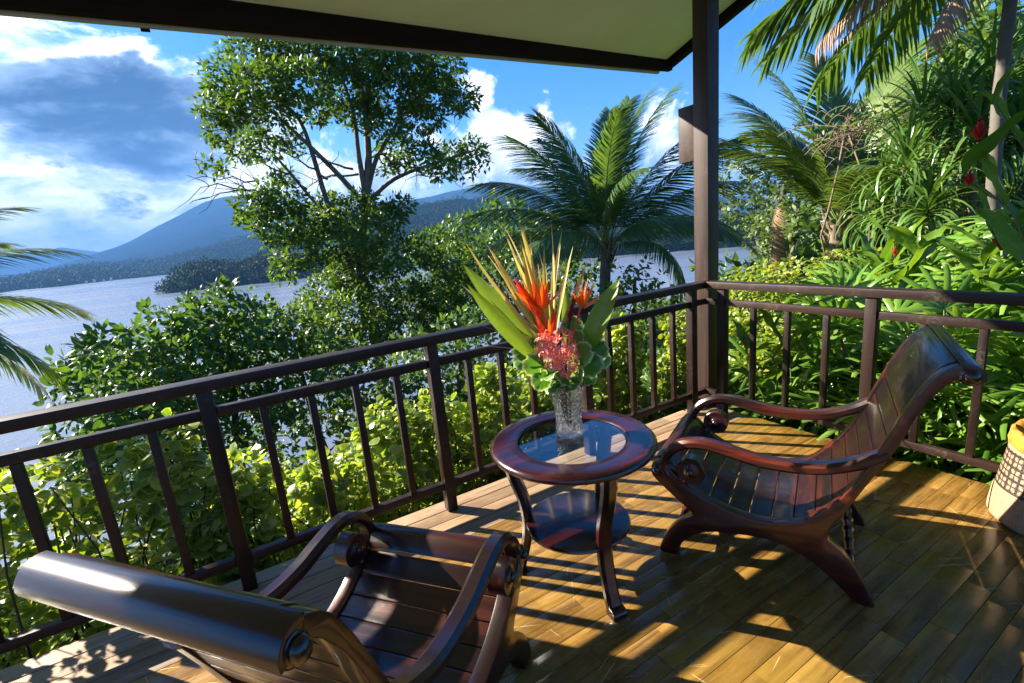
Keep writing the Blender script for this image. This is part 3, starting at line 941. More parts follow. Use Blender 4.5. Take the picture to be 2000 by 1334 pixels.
def make_chair(label, loc, rot):
    root = thing('planter_chair', label, 'chair', loc, rot, 'carved planter chairs on the veranda')
    th = 0.046
    me = prism_mesh('side_frame', [tuple(p) for p in SIDE_S], 0, th, M_ROSE, 0.005)
    obj('side_frame', me, root)
    obj('side_frame', me, root, (0, CW - th, 0))
    # slats across the seat and back
    cv = arc_resample(spline(TOP[4:-5], 200), 700)
    Tn = unit(np.gradient(cv, axis=0)); Nn = np.stack([Tn[:, 1], -Tn[:, 0]], 1)      # pointing under the seat
    cv = cv + Nn * 0.007
    NS = 14
    per = len(cv) // NS
    for k in range(NS):
        seg = cv[k * per:(k + 1) * per + 1 if k < NS - 1 else len(cv)]
        nn = Nn[k * per:(k + 1) * per + 1 if k < NS - 1 else len(cv)]
        idx = np.linspace(1, len(seg) - 2, 7).astype(int)
        a = seg[idx]; n_ = nn[idx]
        poly = [tuple(p) for p in a] + [tuple(p) for p in (a + n_ * 0.016)[::-1]]
        obj('slat', prism_mesh('slat', poly, th + 0.001, CW - th - 0.001, M_ROSEY, 0.0028, 2), root)
    # rolled front edge and rolled headrest: curved shells over the frame ends
    fr = spline([(-.052, .366), (-.056, .394), (-.046, .416), (-.024, .427), (.006, .418), (.046, .378)], 16)
    hd = spline([(.752, .716), (.775, .768), (.822, .860), (.859, .897), (.889, .906), (.917, .898), (.934, .877), (.937, .860), (.935, .850)], 26)
    for nm, c, inset, tk in (('front_roll', fr, 0.001, 0.018), ('headrest_roll', hd, 0.0, 0.022)):
        T2 = unit(np.gradient(c, axis=0)); N2 = np.stack([T2[:, 1], -T2[:, 0]], 1)
        poly = [tuple(p) for p in c] + [tuple(p) for p in (c + N2 * tk)[::-1]]
        lo, hi = (th + 0.001, CW - th - 0.001) if nm == 'front_roll' else (th - 0.040, CW - th + 0.040)
        if nm == 'headrest_roll':
            poly = [tuple(p) for p in c[11:]] + [tuple(p) for p in (c + N2 * tk)[11:][::-1]]
            obj(nm, prism_mesh(nm, [(x + 0.001, z + 0.002) for x, z in poly], -0.004, CW + 0.004, M_ROSEY, 0.004, 2), root)
            c = c[:12]; N2 = N2[:12]
            poly = [tuple(p) for p in c] + [tuple(p) for p in (c + N2 * 0.018)[::-1]]
            obj('slat', prism_mesh('slat', [(x + 0.001, z - 0.002) for x, z in poly], th + 0.001, CW - th - 0.001, M_ROSEY, 0.0025, 2), root)
        else:
            obj(nm, prism_mesh(nm, poly, lo, hi, M_ROSEY, 0.003, 2), root)
    # turned knobs at the ends of the rolls
    def knob(u, z, side, r):
        mb = MB(); y0 = 0 if side < 0 else CW
        pr = [(0.001, r * 0.95), (r * 0.3, r * 0.92), (r * 0.62, r * 0.72), (r * 0.80, r * 0.42), (r * 0.72, r * 0.20), (r * 0.95, r * 0.12), (r * 1.08, -0.004)]
        mb.lathe([(a, side * b) for a, b in pr], 20, (u, y0, z), 'Y')
        obj('knob', mb.mesh('knob', M_ROSEY, True, 60), root)
    for s in (-1, 1):
        knob(-0.028, 0.388, s, 0.022); knob(0.903, 0.868, s, 0.027)
    # arms: a bar that sweeps forward, curls over and ends in a scroll disc
    arm = spline([(.728, .583), (.70, .563), (.65, .533), (.56, .498), (.46, .484), (.35, .487), (.25, .507), (.17, .521), (.105, .517), (.048, .492), (.010, .447), (.000, .402), (.014, .366), (.050, .347), (.086, .351)], 56)
    thick = np.interp(np.linspace(0, 1, 56), [0, .1, .4, .6, .8, 1], [.034, .040, .044, .040, .034, .024])
    for yc, s in ((0.022, -1), (CW - 0.022, 1)):
        P = np.stack([arm[:, 0], np.full(56, yc), arm[:, 1]], 1)
        a = obj('armrest', sweep(P, 0.054, thick, M_ROSE, 'armrest', (0, 1, 0)), root)
        mb = MB(); r = 0.056
        mb.lathe([(0.001, 0.031), (r * .34, .031), (r * .42, .029), (r * .5, .0265), (r * .80, .0265), (r * .94, .0275), (r, .024), (r, -.024), (r * .94, -.0275), (r * .8, -.0265), (r * .5, -.0265), (r * .42, -.029), (r * .34, -.031), (0.001, -.031)], 30, (.108, yc, .403), 'Y')
        d = obj('scroll_disc', mb.mesh('scroll_disc', M_ROSE, True, 35, True), a)
        for q in (-1, 1):
            mb = MB()
            mb.lathe([(0.001, q * .046), (.008, q * .0448), (.014, q * .041), (.016, q * .037), (.0155, q * .034), (.0205, q * .033), (.0225, q * .031), (.0235, q * .028)], 20, (.108, yc, .403), 'Y')
            obj('button', mb.mesh('button', M_ROSEY, True, 50), a)
    # turned stretchers between the legs
    for (u, z) in ((0.040, 0.095), (0.652, 0.110)):
        mb = MB(); pr = []
        for k in range(49):
            t = k / 48; r = 0.0115 + 0.005 * math.sin(math.pi * t) + (0.0045 if k in (8, 9, 16, 17, 24, 25, 31, 32, 39, 40) else 0)
            pr.append((r, 0.04 + t * (CW - 0.08)))
        mb.lathe(pr, 14, (u, 0, z), 'Y')
        obj('stretcher', mb.mesh('stretcher', M_ROSEY, True, 60), root)
    return root


def copy_tree(o, parent=None):
    c = o.copy(); COL.objects.link(c)
    if parent is not None: c.parent = parent
    for ch in list(o.children): copy_tree(ch, c)
    return c


chair_r = make_chair('dark carved reclining chair seen in profile at the right, its back against the garden railing', (-1.469, -0.926, 0.0), R(-63.46))
chair_l = copy_tree(chair_r)
chair_l.location = (-2.618, -0.562, 0.0)
chair_l.scale = (0.93, 1.045, 1)
chair_l.rotation_euler = (0, 0, R(218.92))
chair_l['label'] = 'dark carved reclining chair in the lower left, seen over its rolled headrest'

# ================================================================== TABLE
TX, TY = -1.832, -0.798
table = thing('side_table', 'round dark red wooden table with a glass centre and a lower shelf', 'table', (TX, TY, 0))
M_GLASS, b_, p_, o_ = new_mat('table_glass')
p_.inputs['Base Color'].default_value = (0.86, 0.93, 0.93, 1)
p_.inputs['Roughness'].default_value = 0.015
p_.inputs['IOR'].default_value = 1.5
p_.inputs['Transmission Weight'].default_value = 1.0
mb = MB()
mb.lathe([(.222, .560), (.222, .578), (.205, .580), (.205, .586), (.216, .5995), (.222, .602), (.300, .602), (.313, .599), (.321, .590), (.322, .583), (.316, .573), (.304, .567), (.285, .562), (.222, .560)], 72)
me_ring = mb.mesh('table_ring', M_TABLE, True, 50, True)
obj('table_ring', me_ring, table)
mb = MB(); mb.lathe([(0.0, .5955), (.2120, .5955), (.2140, .5935), (.2140, .5885), (.2120, .5865), (0.0, .5865)], 64)
obj('glass_top', mb.mesh('glass_top', M_GLASS, True, 30, True), table)
mb = MB(); mb.lathe([(0.0, .248), (.200, .248), (.208, .246), (.211, .240), (.208, .233), (.200, .230), (0.0, .230)], 64)
obj('shelf', mb.mesh('shelf', M_TABLE, True, 40, True), table)
leg_c = spline([(.262, .561), (.258, .50), (.238, .42), (.214, .34), (.205, .27), (.207, .20), (.220, .13), (.238, .065), (.250, .025), (.252, .0)], 36)
leg_t = np.interp(np.linspace(0, 1, 36), [0, .5, .85, .93, 1], [.052, .042, .040, .046, .050])
P = np.stack([leg_c[:, 0], np.zeros(36), leg_c[:, 1]], 1)
leg_mesh = sweep(P, 0.056, leg_t, M_TABLE, 'leg', (0, 1, 0))
toe = prism_mesh('toe', [(.255, .0), (.292, .0), (.299, .012), (.296, .028), (.283, .037), (.266, .038), (.255, .05)], -.0285, .0285, M_TABLE, 0.005)
for a in (-100, 20, 140):
    l = obj('leg', leg_mesh, table, rot=(0, 0, R(a)))
    obj('toe', toe, l)


# ================================================================== VEGETATION
def mat4(pos, rot, s):
    m = Matrix.Identity(4)
    for i in range(3):
        for j in range(3): m[i][j] = float(rot[i][j] * s)
        m[i][3] = float(pos[i])
    return m


def leaf_meshes(name, mat, count=3, **kw):
    out = []
    for k in range(count):
        V, F, rim = round_leaf(seed=k, **kw)
        out.append(np_mesh(name, V, F, mat, True, rim=rim))
    return out


HEDGE_LEAF = leaf_meshes('hedge_leaf', M_HEDGE, 3)
Y_LEAF = leaf_meshes('yellow_leaf', M_YHEDGE, 2, n=7, scallop=0.03, cup=0.2)
SUNV = np.array(sd)


def shrub(name, label, base, blobs, size, meshes, mat, n_part, n_rest, group, rng, stems=5, view_bias=0.55, aspect=1.0, tpl=None):
    """a leafy shrub: the leaves that show largest are single parts, the rest one part"""
    base = np.asarray(base, float)
    root = thing(name, label, 'shrub', tuple(base), 0, group)
    blobs = [(np.asarray(c, float), np.asarray(r, float)) for c, r in blobs]
    vol = np.array([np.prod(r) ** (2 / 3) for c, r in blobs]); vol /= vol.sum()
    mb = MB()
    for c, r in blobs:
        for _ in range(stems):
            e = c + unit(rng.normal(size=3)) * r * 0.8
            mb.tube(branch_path((rng.uniform(-.08, .08), rng.uniform(-.08, .08), -0.15), e - base, rng, 0.05, 6), np.linspace(0.009, 0.003, 6), 4, cap=False)
    obj('stem', mb.mesh(name + '_stem', M_BARKDK, True, 180), root)

    def sample(n, lo):
        k = rng.choice(len(blobs), n, p=vol)
        C = np.array([blobs[i][0] for i in k]); Rr = np.array([blobs[i][1] for i in k])
        u = unit(rng.normal(size=(n, 3)))
        rad = lo + (1.04 - lo) * rng.random((n, 1)) ** 0.5
        P = C + u * Rr * rad
        D = unit(u * np.array([1, 1, 0.5]) + rng.normal(size=(n, 3)) * 0.6 + np.array([0, 0, -0.15]))
        N = unit(u * 0.7 + rng.normal(size=(n, 3)) * 0.45 + np.array([0, 0, 0.65]) + SUNV * 0.35)
        return P, frames(D, N), size * (0.45 + 0.95 * rng.random(n) ** 1.3), u
    P, Rm, s, u = sample(int(n_part * 2.2), 0.86)
    toCam = unit(CAM - P)
    score = (u * toCam).sum(1) + rng.random(len(P)) * (1 - view_bias)
    keep = np.argsort(-score)[:n_part]
    for i in keep:
        o = bpy.data.objects.new('leaf', meshes[int(rng.integers(len(meshes)))])
        COL.objects.link(o); o.parent = root
        o.matrix_basis = mat4(P[i] - base, Rm[i], s[i])
    P, Rm, s, u = sample(n_rest, 0.35)
    t = tpl or round_leaf(n=7, seed=5)
    V, F = instances(t[0], t[1], P - base, Rm, s)
    rim = np.tile(t[2], len(P)) if len(t) > 2 else None
    o = obj('foliage', np_mesh(name + '_foliage', V, F, mat, True, rim=rim), root, kind='stuff')
    return root


GRP_HEDGE = 'light green shrubs planted along the railing above the lake'
hedge = [
    # tip x, y, z, half width, label
    (-4.25, 0.66, 0.60, 0.42, 'light green variegated shrub at the far left end of the railing'),
    (-3.74, 0.62, 0.61, 0.36, 'light green variegated shrub left of the tallest leafy tip, at the left edge'),
    (-3.26, 0.62, 0.64, 0.30, 'tallest leafy shrub tip just left of the thick left railing post'),
    (-2.96, 0.62, 0.34, 0.28, 'low light green shrub right of the thick left railing post'),
    (-2.55, 0.75, 0.16, 0.32, 'lowest light green shrub behind the left chair arm'),
    (-2.12, 0.85, 0.33, 0.30, 'light green shrub left of the middle railing post'),
    (-1.74, 0.85, 0.30, 0.28, 'light green shrub right behind the middle railing post'),
    (-1.34, 0.85, 0.43, 0.27, 'light green shrub rising between the middle post and the table'),
    (-0.96, 0.75, 0.22, 0.26, 'light green shrub behind the flower vase'),
    (-0.48, 0.72, 0.42, 0.26, 'light green shrub between the table top and the column'),
    (-0.05, 0.75, 0.60, 0.26, 'light green shrub left beside the column'),
]
hedge2 = [
    (-4.6, 1.45, 0.22, 0.50, 'light green shrub of the back row at the far left edge'),
    (-3.75, 1.45, 0.10, 0.48, 'light green shrub of the back row, left of the thick left post'),
    (-2.95, 1.50, -0.15, 0.48, 'light green shrub of the back row, right of the thick left post'),
    (-2.15, 1.55, -0.12, 0.46, 'light green shrub of the back row near the middle railing post'),
    (-1.35, 1.50, -0.05, 0.44, 'light green shrub of the back row left of the vase'),
    (-0.55, 1.45, 0.12, 0.44, 'light green shrub of the back row right of the vase'),
]
rg = np.random.default_rng(101)
for x, y, z, hw, lab in hedge + hedge2:
    gb = float(gz(x, y))
    H = z - gb
    blobs = []
    nb = 5
    for k in range(nb):
        f = (k + 0.6) / nb
        ww = hw * (1.15 - 0.55 * f)
        blobs.append(((x + rg.uniform(-.10, .10), y + rg.uniform(-.08, .08) + 0.05, gb + f * H * 0.93), (ww, ww * 0.85, H * 0.16)))
    blobs.append(((x + rg.uniform(-.05, .05), y, z - 0.10), (hw * 0.38, hw * 0.36, 0.13)))
    shrub('variegated_shrub', lab, (x, y, gb), blobs, 0.066, HEDGE_LEAF, M_HEDGE, 260 if y < 1.2 else 130, 1150, GRP_HEDGE, rg, stems=4)

GRP_Y = 'yellow green shrubs behind the column'
yh = [
    (1.62, 0.72, 0.84, 0.46, 'yellow green shrub just right of the column, its top above the railing'),
    (2.30, 0.55, 0.82, 0.55, 'yellow green shrub in the middle, standing behind the right railing'),
    (3.4, 0.60, 0.80, 0.65, 'yellow green shrub farthest right, below the palm trunk'),
    (0.55, 0.55, 0.60, 0.33, 'small yellow green shrub seen through the balusters right of the column'),
    (0.75, -0.05, 0.50, 0.30, 'small leafy shrub low between the column and the fan palms'),
]
for x, y, z, hw, lab in yh:
    gb = float(gz(x, y)); H = z - gb
    blobs = [((x + rg.uniform(-.2, .2) * hw, y + rg.uniform(-.2, .2) * hw, gb + f * H), (hw * (1.05 - .4 * f), hw * (1.0 - .4 * f), H * 0.2)) for f in (0.18, 0.42, 0.64, 0.84)]
    shrub('yellow_green_shrub', lab, (x, y, gb), blobs, 0.050, Y_LEAF, M_YHEDGE, 260, 2300, GRP_Y, rg, stems=4, tpl=round_leaf(n=7, scallop=.03, cup=.2, seed=4))

# ---- the big tree
def px_clumps(lst, dist, jit, rng, scale=1.0):
    out = []
    for (px, py, r) in lst:
        d = dist + rng.uniform(-jit, jit)
        out.append((at(px, py, d), r / FPX * d * 1.12 * scale))
    return out


rg = np.random.default_rng(5)
DB = 14.0
upper = [(505, 108, 52), (570, 98, 55), (640, 100, 62), (715, 106, 62), (790, 116, 62), (848, 132, 50), (452, 158, 42), (520, 165, 48), (595, 165, 50), (680, 178, 52), (765, 186, 58), (838, 186, 48), (898, 185, 30), (436, 215, 38), (478, 225, 38), (428, 262, 22), (545, 215, 30), (620, 215, 30), (825, 232, 36), (900, 205, 22), (700, 225, 32), (755, 245, 32), (565, 275, 26), (505, 285, 32), (470, 300, 20),
         (770, 290, 32), (825, 305, 34), (880, 300, 28), (925, 288, 24), (865, 330, 24), (905, 335, 22), (935, 315, 18), (760, 330, 18),
         (412, 325, 16), (440, 328, 9), (535, 360, 20), (555, 345, 16)]
lower = [(545, 395, 40), (500, 405, 34), (486, 430, 20), (560, 440, 52), (620, 430, 44), (590, 492, 46), (562, 525, 24), (655, 470, 50), (705, 395, 26), (680, 420, 40), (758, 425, 34), (712, 452, 50), (640, 395, 20), (780, 400, 24),
         (700, 530, 60), (775, 500, 54), (845, 482, 46), (885, 512, 46), (640, 575, 46), (618, 602, 34), (705, 610, 62), (785, 590, 54), (855, 572, 54), (905, 560, 44), (640, 640, 40), (720, 665, 52), (800, 650, 46), (650, 690, 34), (868, 630, 44)]
cl = px_clumps(upper, DB, 1.3, rg, 0.92) + px_clumps(lower, DB - 0.4, 1.2, rg, 0.93)


def bare(lb, base):
    r2 = np.random.default_rng(9)
    for (a, b_) in (((560, 390), (405, 345)), ((545, 388), (392, 366)), ((520, 380), (410, 385)), ((600, 370), (470, 300)), ((690, 330), (600, 300)), ((640, 350), (560, 300)), ((740, 300), (845, 345)), ((700, 340), (610, 360)), ((760, 320), (880, 350))):
        P = branch_path(at(*a, DB), at(*b_, DB + r2.uniform(-1, 1)), r2, 0.05, 8)
        lb.tube(P - base, np.linspace(0.035, 0.008, 8), 5, cap=False)
        for k in range(8):
            q = P[r2.integers(2, 8)]
            e = q + (P[-1] - P[0]) * r2.uniform(0.12, 0.3) + r2.normal(size=3) * 0.28
            lb.tube(branch_path(q, e, r2, 0.05, 5) - base, np.linspace(0.012, 0.004, 5), 4, cap=False)
    # the second, pale leaning trunk and the main forks
    for pts, r0 in (([(715, 640), (690, 540), (640, 400), (610, 300), (585, 235), (540, 190)], 0.10), ([(712, 400), (655, 335), (580, 262), (500, 190)], 0.085), ([(716, 380), (735, 310), (775, 240), (800, 160)], 0.08), ([(718, 395), (770, 350), (850, 318), (925, 295)], 0.07), ([(714, 380), (700, 300), (690, 220), (660, 130)], 0.085), ([(700, 440), (640, 420), (560, 330), (480, 240)], 0.06)):
        P = spline([at(px, py, DB) for px, py in pts], 16)
        lb.tube(P - base, np.linspace(r0, r0 * 0.3, 16), 7, cap=False)


tb = at(742, 735, DB); tb[2] = gz(tb[0], tb[1]) - 0.2
make_tree('spreading_tree', 'tall spreading tree with an umbrella crown in front of the lake', 'tree', [tb, at(738, 690, DB), at(722, 600, DB), at(706, 520, DB), at(708, 440, DB), at(716, 370, DB), at(720, 300, DB), at(712, 200, DB)], 0.20, cl, M_TREE, M_BARK, per_area=2050, size=0.145, rng=rg, cluster=8, spread=0.22, extra=bare, twigs=2, flat=0.62, up=0.65)


# ---- bushy trees below the deck and behind
def simple_tree(label, lst, dist, base_px, leafm, per, size, seed, group=None, jit=0.8, name='bushy_tree', bark=None, spread=0.16, r0=0.10, flat=0.8, cat='tree', scale=1.0, up=0.5, tpl=T_DIAMOND, cluster=7):
    rng = np.random.default_rng(seed)
    c = px_clumps(lst, dist, jit, rng, scale)
    b = at(base_px[0], base_px[1], dist); b[2] = gz(b[0], b[1]) - 0.2
    top = max(c, key=lambda q: q[0][2])[0]
    mid = (b + top) / 2 + rng.normal(size=3) * 0.15
    return make_tree(name, label, cat, [b, b + (mid - b) * 0.5 + rng.normal(size=3) * 0.05, mid, mid + (top - mid) * 0.7], r0, c, leafm, bark or M_BARKDK, per_area=per, size=size, rng=rng, group=group, spread=spread, flat=flat, twigs=1, up=up, tpl=tpl, cluster=cluster)


GB = 'bushy trees on the slope below the railing'
simple_tree('glossy dark green bushy tree farthest left below the railing', [(180, 715, 45), (235, 690, 50), (300, 655, 46), (330, 690, 50), (200, 775, 55), (270, 740, 60), (340, 740, 55), (185, 835, 50), (260, 820, 60), (340, 810, 55), (240, 890, 60), (330, 880, 60), (165, 900, 40)], 8.6, (270, 1000), M_DARKTREE, 1150, 0.15, 31, GB, tpl=T_OVAL)
simple_tree('glossy dark green bushy tree in the middle, its rounded top against the lake', [(380, 635, 46), (440, 600, 44), (425, 620, 46), (500, 630, 44), (470, 670, 55), (400, 690, 58), (540, 660, 50), (520, 720, 60), (440, 750, 60), (370, 770, 50), (560, 770, 60), (480, 820, 60), (400, 840, 60), (560, 850, 60)], 9.2, (470, 960), M_DARKTREE, 1150, 0.15, 32, GB, tpl=T_OVAL)
simple_tree('dark bushy tree at the foot of the tall spreading tree', [(560, 625, 40), (610, 655, 44), (600, 720, 60), (660, 740, 55), (650, 690, 45), (640, 800, 60), (700, 800, 60), (740, 750, 55), (790, 720, 50), (760, 830, 60)], 9.8, (680, 930), M_MIDTREE, 1000, 0.15, 33, GB)
simple_tree('shady bushy tree right of the tall tree trunk, below the railing', [(820, 690, 48), (870, 700, 50), (900, 660, 50), (850, 760, 60), (920, 740, 55), (950, 690, 50), (800, 780, 50), (900, 810, 50)], 9.0, (880, 900), M_DARKTREE, 1000, 0.14, 34, GB)
GD = 'dark trees beyond the tall tree'
simple_tree('tall dark tree standing just left of the central coconut palm', [(990, 402, 30), (960, 430, 36), (1000, 440, 40), (930, 470, 42), (975, 490, 48), (1020, 500, 44), (940, 540, 50), (1000, 560, 52), (960, 610, 50), (1030, 610, 46), (1060, 450, 40), (1080, 520, 46)], 21.0, (990, 680), M_DARKTREE, 300, 0.28, 35, GD, spread=0.32, jit=1.5, r0=0.2)
simple_tree('dark layered tree behind the right side of the spreading tree', [(900, 455, 36), (870, 500, 42), (850, 550, 48), (910, 520, 46), (900, 590, 50), (850, 620, 48), (820, 580, 44), (930, 630, 46), (890, 440, 20)], 23.0, (890, 700), M_DARKTREE, 300, 0.28, 36, GD, spread=0.34, jit=1.5, r0=0.2)
simple_tree('feathery light tree behind the central palm trunk', [(1080, 590, 46), (1130, 560, 46), (1120, 620, 40), (1170, 610, 40), (1150, 500, 44), (1090, 540, 40)], 13.0, (1120, 690), M_MIDTREE, 600, 0.17, 37, jit=0.8)
simple_tree('low spreading tree in front of the turquoise water, left of the column', [(1215, 545, 26), (1250, 560, 30), (1290, 545, 18), (1235, 595, 36), (1190, 590, 36), (1270, 600, 26), (1240, 520, 18), (1200, 640, 40), (1260, 650, 40)], 10.0, (1220, 700), M_MIDTREE, 800, 0.14, 38, jit=0.6)
GR = 'trees along the right shore'
simple_tree('pale green tree on the right shore beside the column, cloud showing through', [(1438, 345, 34), (1475, 310, 26), (1450, 395, 38), (1420, 385, 22), (1500, 350, 34), (1520, 305, 30), (1545, 265, 24), (1478, 425, 26), (1510, 400, 40), (1540, 340, 34), (1560, 300, 26)], 24.0, (1490, 560), M_FARTREE, 260, 0.26, 39, GR, spread=0.36, jit=1.6, r0=0.22, name='shore_tree')
simple_tree('darker rounded tree low on the right shore, above the yellow green shrubs', [(1492, 452, 30), (1515, 440, 36), (1550, 430, 40), (1585, 450, 44), (1560, 495, 40), (1515, 500, 34), (1600, 410, 44), (1560, 380, 36), (1500, 480, 24), (1620, 490, 44)], 17.0, (1540, 590), M_FARTREE, 450, 0.20, 40, GR, spread=0.24, jit=1.2, r0=0.16, name='shore_tree')
GK = 'dark trees behind the right garden'
simple_tree('dark leafy tree behind the coconut palm on the right', [(1660, 330, 60), (1720, 290, 60), (1700, 390, 66), (1640, 430, 50), (1760, 380, 66), (1720, 470, 66), (1800, 320, 60), (1680, 520, 50), (1600, 350, 40)], 13.0, (1700, 640), M_MIDTREE, 520, 0.20, 41, GK, spread=0.2, jit=1.0, r0=0.16)
simple_tree('dark leafy tree in the upper right corner of the garden', [(1850, 300, 70), (1930, 260, 70), (1990, 200, 70), (1880, 390, 74), (1960, 360, 74), (1820, 450, 66), (1900, 480, 70), (1990, 450, 66), (1950, 130, 60), (1890, 190, 60), (1990, 60, 60), (1930, 70, 50), (1875, 120, 45), (2040, 130, 70), (1835, 150, 44), (1790, 190, 44), (1760, 235, 44), (1860, 60, 40), (2040, 300, 80), (2050, 420, 80)], 11.0, (1920, 650), M_MIDTREE, 520, 0.20, 42, GK, spread=0.2, jit=1.0, r0=0.16)
simple_tree('broad leafy bush filling the garden behind the fan palms', [(1560, 600, 60), (1640, 590, 60), (1720, 600, 66), (1800, 590, 66), (1880, 590, 70), (1960, 590, 70), (1500, 640, 50), (1600, 680, 60), (1700, 690, 60), (1800, 690, 60), (1900, 690, 60), (1980, 700, 60), (1860, 530, 50), (1950, 520, 50)], 6.6, (1750, 780), M_MIDTREE, 700, 0.13, 43, jit=0.5, r0=0.05, cat='bush', name='garden_bush')


# ---- palms
def frond_mesh(name, L, bend, n, ll, mats, seed, wid=0.034, droop=0.6, v=0.45, rib=0.018, kink=1.0, petiole=0.16):
    rng = np.random.default_rng(seed)
    K = 22
    t = np.linspace(0, 1, K)
    ang = -bend * t ** 1.5
    dx = np.cos(ang); dz = np.sin(ang)
    P = np.zeros((K, 3)); P[1:, 0] = np.cumsum(dx[1:]) * L / (K - 1); P[1:, 2] = np.cumsum(dz[1:]) * L / (K - 1)
    side_bow = rng.uniform(-0.10, 0.10) * L
    P[:, 1] += side_bow * t ** 2
    mb = MB(); mb.tube(P, np.linspace(rib, rib * 0.22, K), 5, cap=False, flat=0.7)
    nb = sum(len(f) for f in mb.F[4])
    nq = len(mb.F[4])
    for i in range(n):
        u = petiole + (1 - petiole) * (i + rng.uniform(0, 0.6)) / n
        k = min(int(u * (K - 1)), K - 2); f = u * (K - 1) - k
        p = P[k] * (1 - f) + P[k + 1] * f
        T = unit(P[k + 1] - P[k])
        l = ll * (0.55 + 0.75 * math.sin(math.pi * min(1, (u - petiole) / (1 - petiole) * 0.86 + 0.12))) * rng.uniform(0.85, 1.12)
        fwd = 0.45 + 0.75 * u
        for s in (-1, 1):
            up = np.array([-T[2], 0, T[0]])
            d = unit(T * fwd + np.array([0, s, 0]) + up * (v + rng.uniform(-.12, .12)))
            st = []
            q = p.copy()
            wv = unit(np.cross(d, up))
            m = 4
            for j in range(m + 1):
                w = wid * (0.55, 1.0, 0.85, 0.5, 0.06)[j] * 0.5
                st.append((q + wv * w, q - wv * w))
                d = unit(d + np.array([0, 0, -droop * kink * 0.42]) + rng.normal(size=3) * 0.02)
                q = q + d * l / m
            V = [x for ab in st for x in ab]
            mb.add(V, [(2 * j, 2 * j + 1, 2 * j + 3, 2 * j + 2) for j in range(m)])
    me = np_mesh(name, np.concatenate(mb.V), np.array(mb.F[4]), mats, True, mat_idx=np.concatenate([np.ones(nq, int), np.zeros(len(mb.F[4]) - nq, int)]))
    return me


def dirmat(az, pitch, roll=0.0):
    """x axis points along azimuth/pitch"""
    return Matrix.Rotation(R(az), 4, 'Z') @ Matrix.Rotation(-R(pitch), 4, 'Y') @ Matrix.Rotation(R(roll), 4, 'X')


def palm(name, label, base, crown, fronds, meshes, trunk_r, group=None, rng=None, dry=None, boots=True, trunk_mat=None, rings=True):
    rng = rng or np.random.default_rng(1)
    base = np.asarray(base, float); crown = np.asarray(crown, float)
    root = thing(name, label, 'palm', tuple(base), 0, group)
    mb = MB()
    n = 40
    t = np.linspace(0, 1, n)[:, None]
    bow = unit(np.cross(crown - base, [0.3, 1, 0])) * 0.05 * np.linalg.norm(crown - base)
    P = (crown - base) * t + np.sin(t * math.pi) * bow
    rr = trunk_r * (1.15 - 0.3 * t[:, 0]) * (1 + 0.05 * (np.arange(n) % 2) * rings)
    mb.tube(P, rr, 12)
    obj('trunk', mb.mesh(name + '_trunk', trunk_mat or M_BARK, True, 180), root)
    if boots:
        mb = MB()
        for k in range(16):
            a = k * 2.4; h = -0.34 + 0.40 * k / 16
            d = np.array([math.cos(a), math.sin(a), 0])
            q = crown - base + np.array([0, 0, h])
            mb.tube([q + d * trunk_r * 0.6, q + d * (trunk_r * 1.35) + np.array([0, 0, 0.10]), q + d * (trunk_r * 1.8) + np.array([0, 0, 0.26])], [0.05, 0.036, 0.016], 5, flat=0.5)
        obj('leaf_base', mb.mesh(name + '_leaf_base', M_TWIG, True, 60), root)
    for i, (az, pitch, mi, s, roll) in enumerate(fronds):
        o = obj('frond', meshes[mi % len(meshes)], root)
        m = Matrix.Translation(Vector(crown - base)) @ dirmat(az, pitch, roll) @ Matrix.Scale(s, 4)
        o.matrix_basis = m
    for (az, pitch, s, off) in (dry or []):
        o = obj('dry_frond', DRYF, root)
        o.matrix_basis = Matrix.Translation(Vector(crown - base + np.array(off))) @ dirmat(az, pitch, 0) @ Matrix.Scale(s, 4)
    return root


COCO = [frond_mesh('coconut_frond', 3.3, b, 80, 0.68, [M_PALM, M_RIB], k, wid=0.034, droop=dr * 1.15, v=v) for k, (b, dr, v) in enumerate([(0.75, 0.8, 0.40), (1.05, 0.95, 0.30), (1.4, 1.1, 0.20), (0.6, 0.65, 0.45)])]
COCOY = [frond_mesh('palm_frond', 2.7, b, 66, 0.58, [M_PALMY, M_RIB], 20 + k, wid=0.044, droop=dr, v=v) for k, (b, dr, v) in enumerate([(0.5, 0.5, 0.45), (0.85, 0.65, 0.35), (1.2, 0.8, 0.25)])]
ARECA = [frond_mesh('areca_frond', 2.8, b, 34, 0.62, [M_PALM, M_RIB], 40 + k, wid=0.075, droop=dr, v=v) for k, (b, dr, v) in enumerate([(0.8, 0.75, 0.3), (1.1, 0.9, 0.2), (0.6, 0.7, 0.3)])]
DRYF = frond_mesh('dry_frond', 2.0, 0.7, 40, 0.45, [M_DRY, M_TWIG], 60, droop=1.4, v=0.0)

rg = np.random.default_rng(71)
cp = at(1185, 485, 11.0); cb = cp.copy(); cb[0] += 0.1; cb[2] = gz(cb[0], cb[1]) - 0.2
fr = []
V0 = 47.0      # azimuth from the viewer to the palm
